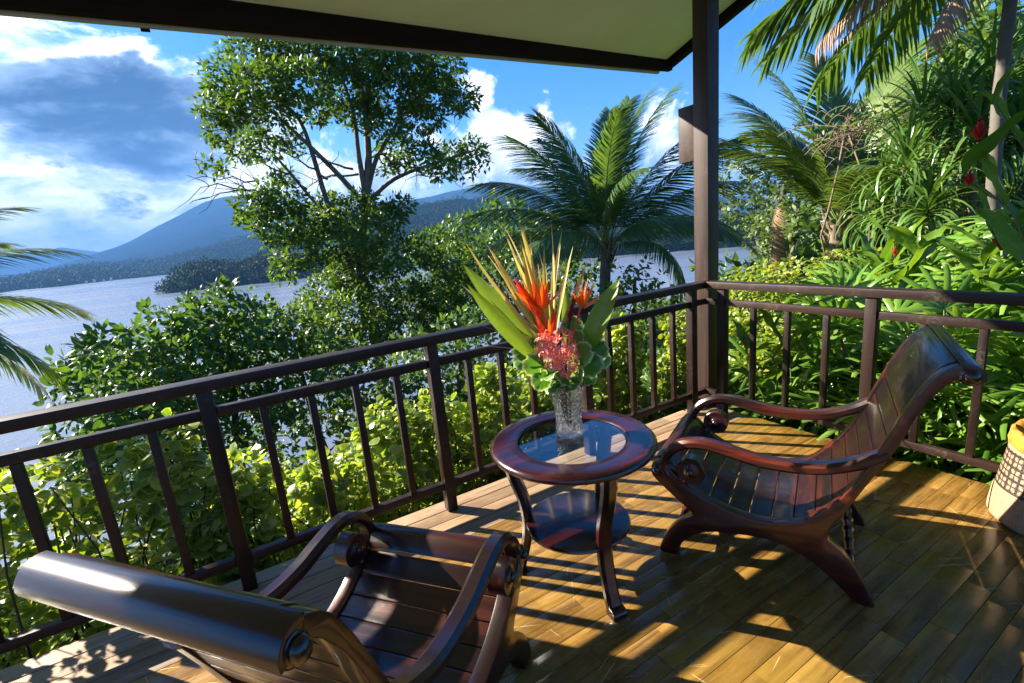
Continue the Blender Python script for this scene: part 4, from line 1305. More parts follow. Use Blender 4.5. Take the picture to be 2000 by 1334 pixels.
# (azimuth relative to the line of sight: +90 is to the viewer's left), pitch, variant, scale, roll
for rel, pitch, mi, s in [(88, 27, 2, 1.0), (100, 38, 1, 0.98), (78, 50, 1, 1.0), (120, 60, 0, 0.95), (60, 66, 0, 1.0), (30, 78, 3, 0.95), (-20, 80, 3, 1.0), (-60, 74, 3, 0.98), (-84, 60, 0, 1.0), (-76, 46, 0, 1.02), (-95, 38, 1, 1.0), (-110, 26, 2, 0.95), (150, 55, 1, 0.9), (190, 48, 1, 0.9), (215, 30, 2, 0.8), (160, 25, 2, 0.85), (10, 55, 1, 1), (-30, 48, 1, 1), (45, 35, 2, 0.95), (-50, 26, 2, 0.95), (110, 8, 2, 0.85), (-130, 10, 2, 0.8), (180, 66, 0, 0.9), (-70, 84, 3, 0.9), (85, 76, 3, 0.92)]:
    fr.append((V0 + rel, pitch + 4, mi, s * 1.04, rg.uniform(-45, 45)))
palm('coconut_palm', 'dark green coconut palm in the middle, in front of the cumulus clouds', cb, cp, fr, COCO, 0.13, rng=rg)

cp = at(1640, 440, 9.0); cb = cp.copy(); cb[0] += 0.1; cb[2] = gz(cb[0], cb[1]) - 0.3
V1 = 26
fr = [(V1 + 84, 64, 2, 0.9, 10), (V1 - 60, 72, 1, 0.95, 0), (V1 + 60, 70, 1, 1.0, 0)] + [(V1 + rel, p, mi, s, rg.uniform(-20, 20)) for rel, p, mi, s in [(92, 52, 0, 0.95), (80, 66, 0, 1.0), (70, 78, 0, 1.02), (20, 82, 0, 1.02), (-40, 78, 0, 1.0), (-80, 66, 1, 0.95), (130, 62, 1, 0.8), (-100, 45, 1, 0.9), (-120, 25, 2, 0.8), (190, 40, 1, 0.8), (50, 55, 1, 0.9), (0, 60, 1, 0.9)]]
palm('coconut_palm', 'coconut palm right of the column with upright sunlit fronds and a dry one hanging', cb, cp, fr, COCOY, 0.14, rng=rg, dry=[(V1 + 95, -72, 0.62, (-0.2, 0.8, 0.55)), (V1 + 120, -78, 0.55, (-0.25, 0.85, -0.05)), (V1 - 170, -66, 0.4, (0, 0.1, -0.1))])

cp = at(-385, 640, 8.0); cb = cp.copy(); cb[2] = gz(cb[0], cb[1]) - 0.3
V2 = 112
fr = [(V2 - 92, 34, 1, 0.92, 10), (V2 - 84, 14, 1, 0.88, -10), (V2 - 98, 52, 1, 0.85, 0), (V2 - 110, 0, 2, 0.8, 5), (V2 - 75, -8, 2, 0.82, 0)] + [(V2 + a, p, m, 0.9, 0) for a, p, m in ((10, 50, 0), (60, 45, 0), (100, 30, 1), (150, 40, 1), (-150, 20, 2), (-40, 68, 0), (-60, 40, 1), (170, 70, 0))]
palm('young_palm', 'bright green palm reaching in from the left edge above the water', cb, cp, [(a, p, m, s * 0.9, r) for a, p, m, s, r in fr], COCOY, 0.12, rng=rg)

cp = at(2000, -185, 6.2); cb = at(1975, 640, 6.3); cb[2] = gz(cb[0], cb[1]) - 0.3
V3 = 14
fr = [(V3 + 95, 12, 1, 1.0, 0), (V3 + 82, 2, 0, 0.95, 10), (V3 + 110, 22, 1, 0.9, 0), (V3 + 70, 28, 0, 0.9, 0), (V3 + 130, 0, 0, 0.8, 0), (V3 + 120, 40, 2, 0.85, 0), (V3 - 80, 20, 1, 0.9, 0), (V3 - 110, 30, 1, 0.9, 0), (V3 + 170, 25, 1, 0.85, 0), (V3 - 150, 10, 1, 0.85, 0), (V3 + 20, 50, 2, 0.9, 0), (V3 - 30, 35, 2, 0.9, 0), (V3 + 150, 55, 2, 0.8, 0), (V3 + 90, 4, 2, 0.95, 10), (V3 + 64, -8, 0, 0.9, 0), (V3 + 48, -10, 0, 0.8, 0)]
palm('areca_palm', 'tall slender palm with a grey ringed trunk, fronds hanging over the top edge', cb, cp, [(a, p, m, s * 0.78, r) for a, p, m, s, r in fr], ARECA, 0.050, rng=rg, boots=False, trunk_mat=M_RINGED, dry=[(V3 + 96, -6, 0.62, (0, 0.1, 0.05)), (V3 + 112, -12, 0.7, (0, 0.2, -0.02)), (V3 + 150, -30, 0.6, (0, 0, -0.1))])


# ---- strap leaved dracaenas
def strap_mesh(name, L, wid, bend, mat, seed):
    rng = np.random.default_rng(seed)
    K = 8; q = np.zeros(3); a = 0.0; V = []
    for k in range(K):
        t = k / (K - 1)
        w = wid * (0.6, 0.95, 1.0, 0.95, 0.85, 0.65, 0.4, 0.04)[k] / 2
        V += [q + (0, w, 0.25 * w), q + (0, 0, -0.1 * w), q + (0, -w, 0.25 * w)]
        a -= bend / (K - 1) * (0.4 + 1.2 * t)
        q = q + np.array([math.cos(a), 0, math.sin(a)]) * L / (K - 1)
    F = []
    for k in range(K - 1):
        for j in (0, 1): F.append((3 * k + j, 3 * k + j + 1, 3 * k + j + 4, 3 * k + j + 3))
    return np_mesh(name, np.array(V), np.array(F), mat, True)


STRAPS = [strap_mesh('strap_leaf', 0.74, 0.036, b, M_STRAP, k) for k, b in enumerate((0.9, 1.6, 2.2, 2.7))]


def dracaena(label, base, heads, nleaf, seed, group):
    rng = np.random.default_rng(seed)
    base = np.asarray(base, float)
    root = thing('dracaena', label, 'plant', tuple(base), 0, group)
    for h in heads:
        h = np.asarray(h, float)
        mb = MB(); P = branch_path((0, 0, 0), h - base, rng, 0.05, 10)
        mb.tube(P, np.linspace(0.05, 0.022, 10), 7)
        obj('trunk', mb.mesh('dracaena_trunk', M_BARK, True, 180), root)
        for k in range(nleaf):
            az = k * 137.5; pitch = 88 - 92 * ((k + 0.5) / nleaf) ** 0.8
            o = bpy.data.objects.new('leaf', STRAPS[min(3, int(4 * (k / nleaf) + rng.uniform(-.7, .7))) if k else 0])
            COL.objects.link(o); o.parent = root
            o.matrix_basis = Matrix.Translation(Vector(h - base + np.array([0, 0, -0.18 * k / nleaf]))) @ dirmat(az + rng.uniform(-20, 20), pitch, rng.uniform(-15, 15)) @ Matrix.Scale(rng.uniform(.8, 1.15), 4)
    return root


def gbase(px, dist):
    p = at(px, 600, dist); p[2] = gz(p[0], p[1]) - 0.1
    return p


dracaena('strap-leaved dracaena with drooping heads between the right coconut palm and the grey trunk', gbase(1790, 6.9), [at(1770, 315, 6.9), at(1725, 400, 7.2), at(1812, 395, 6.7)], 88, 1, 'strap-leaved dracaenas')
dracaena('strap-leaved dracaena with its dense heads high beside the grey palm trunk', gbase(1860, 7.3), [at(1862, 205, 7.3), at(1800, 215, 7.5), at(1905, 265, 7.0)], 88, 2, 'strap-leaved dracaenas')
dracaena('strap-leaved dracaena with heads right behind the grey palm trunk in the upper right corner', gbase(1950, 7.6), [at(1935, 165, 7.6), at(1935, 335, 7.4), at(1990, 250, 7.2)], 88, 3, 'strap-leaved dracaenas')

# dry creeper tangle in the fork of the garden
rg = np.random.default_rng(77)
cc = at(1665, 262, 8.4)
vine = thing('dry_creeper', 'tangled brown dry creeper hanging left of the dracaena heads', 'creeper', tuple(cc))
mb = MB()
for k in range(150):
    a = rg.normal(size=3) * np.array([0.20, 0.24, 0.12]); b_ = a + rg.normal(size=3) * np.array([0.18, 0.22, 0.12])
    mb.tube(branch_path(a, b_, rg, 0.4, 6), 0.0045, 3, cap=False)
for k in range(2):
    mb.tube(branch_path((0.1 * k - .2, 0, 0), (0.1 * k - .1, 0.1, -2.3), rg, 0.02, 6), 0.014, 4, cap=False)
obj('twig', mb.mesh('dry_creeper_twig', M_TWIG, True, 180), vine)
V, F = clump_leaves([(np.array([0, 0, 0.16]), 0.36), (np.array([0.05, .35, 0.05]), 0.25), (np.array([-.1, -.4, 0.12]), 0.3)], 800, 0.10, rg, flat=0.5)
obj('crown', np_mesh('creeper_leaf', V, F, M_MIDTREE), vine)


# ---- lady palms
def fan_mesh(name, n, L, wid, pet, mats, seed, droop=0.5, spread=115):
    rng = np.random.default_rng(seed)
    mb = MB()
    P = spline([(0, 0, 0), (pet * 0.5, 0, 0.02), (pet, 0, 0.0)], 6)
    mb.tube(P, np.linspace(0.004, 0.0025, 6), 4, cap=False)
    nq = len(mb.F[4])
    for k in range(n):
        a = R(-spread + 2 * spread * k / (n - 1)) if n > 1 else 0
        l = L * (1 - 0.22 * abs(k - (n - 1) / 2) / (n / 2)) * rng.uniform(0.9, 1.08)
        d = np.array([math.cos(a), math.sin(a), 0.18])
        q = np.array([pet, 0, 0.0]); V = []
        K = 6
        for j in range(K):
            w = wid * (0.22, 0.80, 1.0, 1.0, 0.92, 0.55)[j] / 2
            sdir = unit(np.cross([0, 0, 1], d))
            V += [q + sdir * w + (0, 0, -0.25 * w), q + (0, 0, 0.22 * w), q - sdir * w + (0, 0, -0.25 * w)]
            d = unit(d + np.array([0, 0, -droop * 0.30 * (0.4 + j / K)]))
            q = q + unit(d) * l / (K - 1)
        F = []
        for j in range(K - 1):
            for i in (0, 1): F.append((3 * j + i, 3 * j + i + 1, 3 * j + i + 4, 3 * j + i + 3))
        mb.add(V, F)
    return np_mesh(name, np.concatenate(mb.V), np.array(mb.F[4]), mats, True, mat_idx=np.concatenate([np.ones(nq, int), np.zeros(len(mb.F[4]) - nq, int)]))


FANS = [fan_mesh('fan_leaf', n, L, w, p, [M_RHAPIS, M_STEM], 80 + k, dr, sp) for k, (n, L, w, p, dr, sp) in enumerate([(11, .32, .029, .26, .7, 125), (9, .28, .032, .22, .5, 105), (12, .35, .027, .30, .95, 135), (10, .31, .030, .24, .75, 115)])]
GF = 'fan palms growing behind the right railing'
rg = np.random.default_rng(88)
fanp = [
    (0.62, -1.62, 0.62, 'fan palm right beside the basket, its broad fans low behind the railing'),
    (0.60, -1.20, 0.70, 'fan palm directly behind the rolled headrest of the right chair'),
    (0.66, -0.80, 0.62, 'fan palm behind the thick post of the right railing'),
    (0.72, -0.42, 0.48, 'low fan palm left of the thick right railing post, behind thin balusters'),
    (0.95, -2.05, 0.85, 'fan palm at the right edge of the frame behind the basket'),
    (1.30, -1.55, 1.02, 'taller fan palm in the second row, above the headrest'),
    (1.35, -1.00, 0.92, 'taller fan palm in the second row, above the thick railing post'),
    (1.40, -0.45, 0.78, 'fan palm in the second row near the yellow green shrubs'),
    (1.9, -1.95, 1.22, 'tall fan palm at the right edge rising above the top rail'),
    (2.1, -1.30, 1.20, 'tall fan palm rising above the top rail below the red ginger'),
    (2.2, -0.70, 1.10, 'tall fan palm rising above the rail beside the pale ginger rosette'),
    (2.9, -1.9, 1.40, 'farthest fan palm at the right, under the grey palm trunk'),
    (3.0, -0.9, 1.25, 'farthest fan palm in the middle of the garden bed'),
    (0.55, -2.15, 0.45, 'low fan palm hidden mostly behind the basket'),
]
for x, y, z, lab in fanp:
    gb = float(gz(x, y))
    root = thing('fan_palm', lab, 'palm', (x, y, gb), 0, GF)
    H = z - gb
    nst = 6
    mb = MB()
    for s in range(nst):
        fx, fy = rg.normal(size=2) * 0.13
        hh = H * rg.uniform(0.45, 0.98)
        P = branch_path((fx * 0.5, fy * 0.5, -0.05), (fx * 1.6, fy * 1.6, hh), rg, 0.02, 6)
        mb.tube(P, 0.010, 6, cap=True)
        nl = 9
        for k in range(nl):
            f = 0.38 + 0.62 * k / (nl - 1)
            i = min(int(f * 5), 4); p = P[i] * (1 - (f * 5 - i)) + P[i + 1] * (f * 5 - i)
            az = 137.5 * k + rg.uniform(-30, 30); pit = -12 + 66 * f * rg.uniform(0.5, 1.05)
            o = bpy.data.objects.new('leaf', FANS[int(rg.integers(4))])
            COL.objects.link(o); o.parent = root
            o.matrix_basis = Matrix.Translation(Vector(p)) @ dirmat(az, pit, rg.uniform(-40, 40)) @ Matrix.Scale(rg.uniform(.75, 1.2), 4)
    obj('stem', mb.mesh('fan_palm_stem', M_TWIG, True, 60), root)


# ---- gingers
def blade_mesh(name, L, wid, bend, mat, seed, wave=0.02, K=10, cup=0.25):
    """long oval leaf, mid rib along +x"""
    V = []; q = np.zeros(3); a = 0.12
    for k in range(K):
        t = k / (K - 1)
        w = wid / 2 * max(0.02, math.sin(math.pi * (0.04 + 0.96 * t) ** 0.85) ** 0.8)
        h = cup * w
        for j, f in enumerate((-1, -0.5, 0, 0.5, 1)):
            V.append(q + np.array([0, f * w, h * abs(f) + wave * abs(f) * math.sin(9 * t + 2 * j)]))
        a -= bend / (K - 1)
        q = q + np.array([math.cos(a), 0, math.sin(a)]) * L / (K - 1)
    F = [(5 * k + j, 5 * k + j + 1, 5 * k + j + 6, 5 * k + j + 5) for k in range(K - 1) for j in range(4)]
    rim = np.tile([1, .5, 0, .5, 1], K)
    return np_mesh(name, np.array(V), np.array(F), mat, True, rim=rim)


GLEAF = [blade_mesh('ginger_leaf', 0.42, 0.125, b, M_GINGER, k) for k, b in enumerate((0.3, 0.6, 0.9))]
M_RED = leaf_mat('red_bract', (0.42, 0.012, 0.014), (0.62, 0.022, 0.018), None, 0.4, 0.25, tint=(1.2, .6, .6))
M_DKRED = leaf_mat('dark_red_bract', (0.16, 0.006, 0.012), (0.30, 0.010, 0.018), None, 0.4, 0.2, tint=(1.2, .6, .6))
BRACT = [blade_mesh('bract', 0.05, 0.024, -0.5, M_RED, 3, 0.001, 5, 0.5)]
DBRACT = [blade_mesh('dark_bract', 0.05, 0.026, -0.5, M_DKRED, 3, 0.001, 5, 0.5)]


def ginger(label, base, canes, seed, group='gingers with long leaves in the garden', size=1.0, flowers=(), nleaf=9):
    rng = np.random.default_rng(seed)
    base = np.asarray(base, float)
    root = thing('ginger_plant', label, 'plant', tuple(base), 0, group)
    mb = MB()
    for tip, plane in canes:
        P = branch_path((0, 0, 0), np.asarray(tip) - base, rng, 0.03, 10)
        mb.tube(P, np.linspace(0.012, 0.006, 10), 6)
        for k in range(nleaf):
            f = 0.35 + 0.65 * k / (nleaf - 1)
            i = min(int(f * 9), 8); p = P[i] * (1 - (f * 9 - i)) + P[i + 1] * (f * 9 - i)
            o = bpy.data.objects.new('leaf', GLEAF[int(rng.integers(3))])
            COL.objects.link(o); o.parent = root
            o.matrix_basis = Matrix.Translation(Vector(p)) @ dirmat(plane + (180 if k % 2 else 0) + rng.uniform(-25, 25), 34 + 50 * (f - .35) + rng.uniform(-8, 8), rng.uniform(-35, 35)) @ Matrix.Scale(size * rng.uniform(.8, 1.1), 4)
    obj('stem', mb.mesh('ginger_stem', M_STEM, True, 180), root)
    for c, s, dark in flowers:
        c = np.asarray(c) - base
        for k in range(26):
            o = bpy.data.objects.new('bract', (DBRACT if dark else BRACT)[0])
            COL.objects.link(o); o.parent = root
            h = k / 26
            o.matrix_basis = Matrix.Translation(Vector(c + np.array([0, 0, (h - .5) * 0.085 * s]))) @ dirmat(k * 137.5, 25 + 55 * h, 0) @ Matrix.Scale(1.35 * s * (1.05 - .5 * h), 4)
    return root


b1 = gbase(1905, 3.7)
ginger('tall red ginger with big dark leaves close behind the right railing', b1, [(at(1945, 205, 3.7), 105), (at(1885, 340, 3.75), 90)], 3, size=1.05, flowers=[(at(1912, 258, 3.6), 1.0, False), (at(1893, 352, 3.6), 0.7, False)], nleaf=8)
b1 = gbase(1755, 4.6)
ginger('pale leaved ginger rosette standing above the right railing post', b1, [(at(1752, 490, 4.6), 100), (at(1700, 520, 4.7), 60), (at(1790, 505, 4.5), 130)], 4, size=1.0, flowers=[(at(1748, 492, 4.5), 0.5, False)], nleaf=9)
b1 = gbase(1985, 4.4)
ginger('ginger at the right edge with dark red flower heads low among its leaves', b1, [(at(1990, 440, 4.4), 100), (at(1940, 480, 4.3), 80)], 6, size=1.0, flowers=[(at(1958, 470, 4.1), 1.4, True), (at(1985, 480, 4.1), 1.3, True)], nleaf=9)
b1 = gbase(1545, 3.9)
ginger('small young ginger between the thin balusters left of the thick post', b1, [(at(1515, 640, 3.6), 100), (at(1450, 660, 3.7), 80), (at(1560, 660, 3.5), 70)], 7, size=0.75, nleaf=8)

# ---- ground cover between the shrubs and down the slope
rg = np.random.default_rng(99)
n = 2600
X = rg.uniform(-7, 5, n); Y = np.abs(rg.normal(size=n)) * 3.6 + 0.35
m = Y > 0.32
Z = gz(X, Y)
cl = [(np.array([x, y, z + rg.uniform(0, .18)]), rg.uniform(.15, .34)) for x, y, z in zip(X[m], Y[m], Z[m])]
V, F = clump_leaves(cl, 260, 0.11, rg, flat=0.7, shell=0.2)
o = obj('undergrowth', np_mesh('undergrowth', V, F, M_MIDTREE), kind='stuff')
X = rg.uniform(0.35, 7, 1500); Y = rg.uniform(-4, 1.5, 1500)
cl = [(np.array([x, y, float(gz(x, y)) + rg.uniform(0, .15)]), rg.uniform(.12, .25)) for x, y in zip(X, Y)]
V, F = clump_leaves(cl, 300, 0.10, rg, flat=0.7, shell=0.2)
obj('undergrowth', np_mesh('undergrowth_garden', V, F, M_DARKTREE), kind='stuff')
X = rg.uniform(-30, 45, 2600); Y = rg.uniform(6, 46, 2600)
cl = [(np.array([x, y, float(gz(x, y)) + rg.uniform(0, .8)]), rg.uniform(.5, 1.3)) for x, y in zip(X, Y) if gz(x, y) > WATER_Z + 0.6 and not 31.5 < math.degrees(math.atan2(y - CAM[1], x - CAM[0])) < 42]
V, F = clump_leaves(cl, 26, 0.36, rg, flat=0.7, shell=0.3, spread=0.3)
obj('undergrowth', np_mesh('undergrowth_slope', V, F, M_MIDTREE), kind='stuff')
X = rg.uniform(5, 60, 2600); Y = rg.uniform(-45, 12, 2600)
cl = [(np.array([x, y, float(gz(x, y)) + rg.uniform(0, .3 + 0.04 * x)]), rg.uniform(.3, 1.1)) for x, y in zip(X, Y)]
V, F = clump_leaves(cl, 30, 0.34, rg, flat=0.8, shell=0.3, spread=0.3)
obj('undergrowth', np_mesh('undergrowth_inland', V, F, M_MIDTREE), kind='stuff')

# ================================================================== VASE AND FLOWERS
VX, VY, VZ = -1.816, -0.764, 0.6025
DV = math.hypot(VX - CAM[0], VY - CAM[1])
M_CRYSTAL, b_, p_, o_ = new_mat('cut_crystal')
p_.inputs['Base Color'].default_value = (0.97, 0.98, 0.98, 1)
p_.inputs['Roughness'].default_value = 0.10
p_.inputs['IOR'].default_value = 1.5
p_.inputs['Transmission Weight'].default_value = 1.0
t_ = b_.n('ShaderNodeTexCoord').outputs['Object']
vo_ = b_.n('ShaderNodeTexVoronoi'); b_.put(vo_.inputs['Vector'], t_); vo_.inputs['Scale'].default_value = 75
b_.put(p_.inputs['Normal'], b_.bump(vo_.outputs['Distance'], 0.9, 0.006))
vase = thing('glass_vase', 'cut crystal vase with a flared rim standing on the round table', 'vase', (VX, VY, VZ))
outer = [(0.048, 0.0), (0.053, 0.004), (0.054, 0.012), (0.0515, 0.03), (0.0505, 0.07), (0.053, 0.12), (0.058, 0.165), (0.066, 0.205), (0.071, 0.218)]
oc = spline(outer, 30)
mb = MB(); NSd = 72; V = []
for i, (r, z) in enumerate(oc):
    for k in range(NSd):
        a = 2 * math.pi * k / NSd
        rr = r * (1 + 0.045 * abs(math.cos(9 * a)) - 0.020 + 0.012 * math.cos(z * 2 * math.pi / 0.022 + (math.pi if int(a * 9 / math.pi) % 2 else 0)))
        zz = z + (0.004 * math.cos(9 * a * 2) if i == len(oc) - 1 else 0)
        V.append((rr * math.cos(a), rr * math.sin(a), zz))
inner = spline([(0.066, 0.217), (0.059, 0.195), (0.051, 0.155), (0.0465, 0.11), (0.044, 0.07), (0.044, 0.03), (0.040, 0.018), (0.002, 0.016)], 22)
for r, z in inner:
    for k in range(NSd):
        a = 2 * math.pi * k / NSd; V.append((r * math.cos(a), r * math.sin(a), z))
nr = len(oc) + len(inner)
F = [(i * NSd + k, i * NSd + (k + 1) % NSd, (i + 1) * NSd + (k + 1) % NSd, (i + 1) * NSd + k) for i in range(nr - 1) for k in range(NSd)]
F += [tuple(range(NSd))[::-1], tuple((nr - 1) * NSd + k for k in range(NSd))]
mb.add(V, F)
obj('vase_body', mb.mesh('vase_body', M_CRYSTAL, True, 60), vase)
stem_root = np.array([VX, VY, VZ + 0.03])

M_SPRAY = leaf_mat('striped_spray_leaf', (0.34, 0.38, 0.09), (0.52, 0.50, 0.20), (0.58, 0.40, 0.22), 0.4, 0.32, rim=(0.62, 0.34, 0.20))
M_BROAD = leaf_mat('broad_green_leaf', (0.16, 0.27, 0.03), (0.22, 0.34, 0.045), None, 0.36, 0.38)
M_COLLAR = leaf_mat('pale_edged_leaf', (0.075, 0.21, 0.03), (0.13, 0.30, 0.055), None, 0.36, 0.34, rim=(0.46, 0.56, 0.28))
M_ORANGE = leaf_mat('orange_bract', (0.86, 0.20, 0.02), (0.92, 0.32, 0.04), None, 0.4, 0.25, tint=(1.2, .8, .5))
M_ORED = leaf_mat('orange_red_bract', (0.85, 0.055, 0.02), (0.90, 0.13, 0.03), None, 0.36, 0.22, tint=(1.2, .7, .5))
M_CORAL = leaf_mat('coral_petal', (0.90, 0.22, 0.16), (0.93, 0.36, 0.28), (0.95, 0.55, 0.46), 0.5, 0.25, tint=(1.2, .8, .7))


def unit_blade(name, wid, bend, mat, seed, cup=0.25, wave=0.003, K=9):
    return blade_mesh(name, 1.0, wid, bend, mat, seed, wave, K, cup)


def lay(mesh, name, parent, a, b_, nhint, origin):
    a = np.asarray(a, float); b_ = np.asarray(b_, float)
    L = np.linalg.norm(b_ - a)
    Rm = frames((b_ - a)[None], np.asarray(nhint, float)[None])[0]
    o = bpy.data.objects.new(name, mesh); COL.objects.link(o); o.parent = parent
    o.matrix_basis = mat4(a - origin, Rm, L)
    return o


def stalk(parent, pts, r, mat, origin, name='stalk'):
    mb = MB(); mb.tube(spline([np.asarray(p, float) for p in pts], 12) - origin, np.linspace(r, r * 0.7, 12), 6)
    return obj(name, mb.mesh(name, mat, True, 180), parent)


rg = np.random.default_rng(55)
TOCAM = unit(CAM - np.array([VX, VY, 1.0]))
GV = 'flowers and leaves arranged in the vase'
# striped spray
sp_ = thing('leaf_spray', 'fan of long narrow striped cream leaves at the top of the bouquet', 'leaves', tuple(stem_root), 0, GV)
SPM = [unit_blade('spray_leaf', w, b, M_SPRAY, k, 0.5) for k, (w, b) in enumerate(((0.052, 0.10), (0.045, 0.2), (0.058, 0.05)))]
tips = [(1000, 428), (984, 444), (972, 470), (1018, 432), (1036, 452), (955, 440), (1060, 432), (1099, 446), (1074, 470), (1128, 485), (912, 476), (938, 508), (948, 480), (950, 530), (934, 556), (1008, 465), (1048, 480), (1090, 490), (990, 490), (966, 505), (1026, 470), (1145, 505), (1012, 500), (1083, 520), (900, 553), (975, 545), (1062, 510), (1040, 520)]
for i, (px, py) in enumerate(tips):
    d = DV + rg.uniform(-.10, .12)
    a = at(1072 + (px - 1040) * 0.14 + rg.uniform(-6, 6), 668 + rg.uniform(-14, 14), DV + 0.02)
    lay(SPM[i % 3], 'leaf', sp_, a, at(px, py, d), TOCAM + rg.normal(size=3) * 0.6, stem_root)
stalk(sp_, [stem_root, at(1085, 735, DV), at(1072, 660, DV)], 0.006, M_STEM, stem_root)
# broad leaves
BRM = [unit_blade('broad_leaf', w, b, M_BROAD, k + 5, 0.3, 0.004, 14) for k, (w, b) in enumerate(((0.165, 0.25), (0.155, 0.15), (0.27, 0.2), (0.20, 0.3)))]
for lab, a, b_, k, off in (
        ('long broad green leaf reaching farthest to the upper left of the bouquet', (1048, 690), (903, 515), 0, 0.03),
        ('long broad green leaf just below the farthest left one', (1050, 705), (912, 552), 1, -0.04),
        ('upright broad green leaf on the right side of the bouquet', (1142, 690), (1211, 543), 2, -0.02),
        ('short broad green leaf in the middle of the bouquet', (1075, 690), (1036, 602), 3, 0.0),
        ('dark broad leaf behind the right orange bloom', (1110, 680), (1105, 560), 3, 0.06)):
    t_ = thing('broad_leaf', lab, 'leaf', tuple(stem_root), 0, GV)
    lay(BRM[k], 'blade', t_, at(a[0], a[1], DV + off), at(b_[0], b_[1], DV + off * 1.5), TOCAM + np.array([0, 0, .5]) + rg.normal(size=3) * 0.15, stem_root)
    stalk(t_, [stem_root, at(1095 + (a[0] - 1095) * 0.3, 745, DV), at(a[0], a[1], DV + off)], 0.004, M_STEM, stem_root)
# heliconias
HO = [unit_blade('bract', 0.15, -0.35, M_ORANGE, 11, 0.9, 0, 6)]
HR = [unit_blade('bract_red', 0.19, -0.25, M_ORED, 12, 0.9, 0, 6)]
for lab, foot, parts in (
        ('orange heliconia with one long red bract, upper left of the flowers', (1060, 610), [((1056, 618), (1012, 531), 1), ((1050, 612), (1022, 545), 1), ((1056, 604), (1042, 540), 0), ((1060, 600), (1056, 538), 0), ((1061, 600), (1076, 541), 0), ((1062, 602), (1086, 556), 0), ((1060, 606), (1003, 556), 0), ((1058, 608), (1006, 572), 0), ((1064, 605), (1084, 572), 0), ((1060, 612), (1030, 575), 0)]),
        ('orange red heliconia low in the middle above the coral cluster', (1078, 665), [((1078, 668), (1054, 606), 1), ((1079, 668), (1070, 600), 1), ((1080, 668), (1080, 606), 0), ((1083, 668), (1096, 636), 0), ((1076, 666), (1050, 622), 0), ((1080, 666), (1088, 615), 1)]),
        ('orange heliconia on the right beside the dark red cone', (1134, 600), [((1136, 600), (1122, 556), 0), ((1137, 598), (1134, 541), 0), ((1138, 598), (1148, 545), 0), ((1138, 600), (1160, 556), 0), ((1140, 602), (1172, 566), 0), ((1136, 602), (1118, 572), 0), ((1139, 600), (1141, 560), 0)])):
    t_ = thing('heliconia', lab, 'flower', tuple(stem_root), 0, GV)
    for a, b_, k in parts:
        lay((HR if k else HO)[0], 'bract', t_, at(a[0], a[1], DV - 0.05), at(b_[0], b_[1], DV - 0.05 + rg.uniform(-.05, .03)), TOCAM + rg.normal(size=3) * 0.5, stem_root)
    stalk(t_, [stem_root, at(1100, 740, DV), at(foot[0] + (1100 - foot[0]) * 0.4, foot[1] + 50, DV - .03), at(foot[0], foot[1], DV - 0.05)], 0.0045, M_ORED, stem_root)
t_ = thing('red_ginger_flower', 'dark red cone of overlapping bracts between the orange blooms on the right', 'flower', tuple(stem_root), 0, GV)
c0 = at(1112, 628, DV - 0.02); c1 = at(1126, 556, DV - 0.02)
for k in range(40):
    f = k / 39; a = k * 2.4
    ax = unit(c1 - c0); s1 = unit(np.cross(ax, TOCAM)); s2 = np.cross(ax, s1)
    dd = s1 * math.cos(a) + s2 * math.sin(a)
    p = c0 + (c1 - c0) * f
    rr = 0.030 * (1 - 0.65 * f)
    o = lay(DBRACT[0], 'bract', t_, p, p + (dd * (0.9 - .5 * f) + ax * (0.5 + .6 * f)) * rr, ax * 0.8 - dd * 0.3, stem_root)
    o.scale = tuple(s * 20 for s in o.scale)
stalk(t_, [stem_root, at(1105, 740, DV), c0, c1], 0.005, M_DKRED, stem_root)
# coral cluster
t_ = thing('ixora_cluster', 'coral pink cluster of many small star flowers at the front of the bouquet', 'flower', tuple(stem_root), 0, GV)
PV = [(0, 0, 0)]; PF = []
for k in range(4):
    a = k * math.pi / 2
    c, s = math.cos(a), math.sin(a); i = len(PV)
    PV += [(0.45 * c - 0.22 * s, 0.45 * s + 0.22 * c, 0.10), (1.0 * c, 1.0 * s, -0.05), (0.45 * c + 0.22 * s, 0.45 * s - 0.22 * c, 0.10)]
    PF += [(0, i, i + 1, i + 2)]
floret = np_mesh('floret', np.array(PV, float), np.array(PF), M_CORAL, False)
for (px, py, r, n) in ((1086, 678, 36, 110), (1104, 714, 22, 50), (1066, 672, 20, 40), (1112, 690, 18, 30)):
    c = at(px, py, DV - 0.075)
    for k in range(n):
        u = unit(rg.normal(size=3) + TOCAM * 0.8)
        rr = r / FPX * DV * 1.15
        p = c + u * rr * rg.uniform(0.75, 1.05) * np.array([1, 1, 0.9])
        Rm = frames(unit(rg.normal(size=3))[None], (u + rg.normal(size=3) * 0.4)[None])[0]
        o = bpy.data.objects.new('floret', floret); COL.objects.link(o); o.parent = t_
        o.matrix_basis = mat4(p - stem_root, Rm, rg.uniform(0.012, 0.019))
stalk(t_, [stem_root, at(1098, 745, DV - .03), at(1090, 690, DV - 0.07)], 0.004, M_STEM, stem_root)
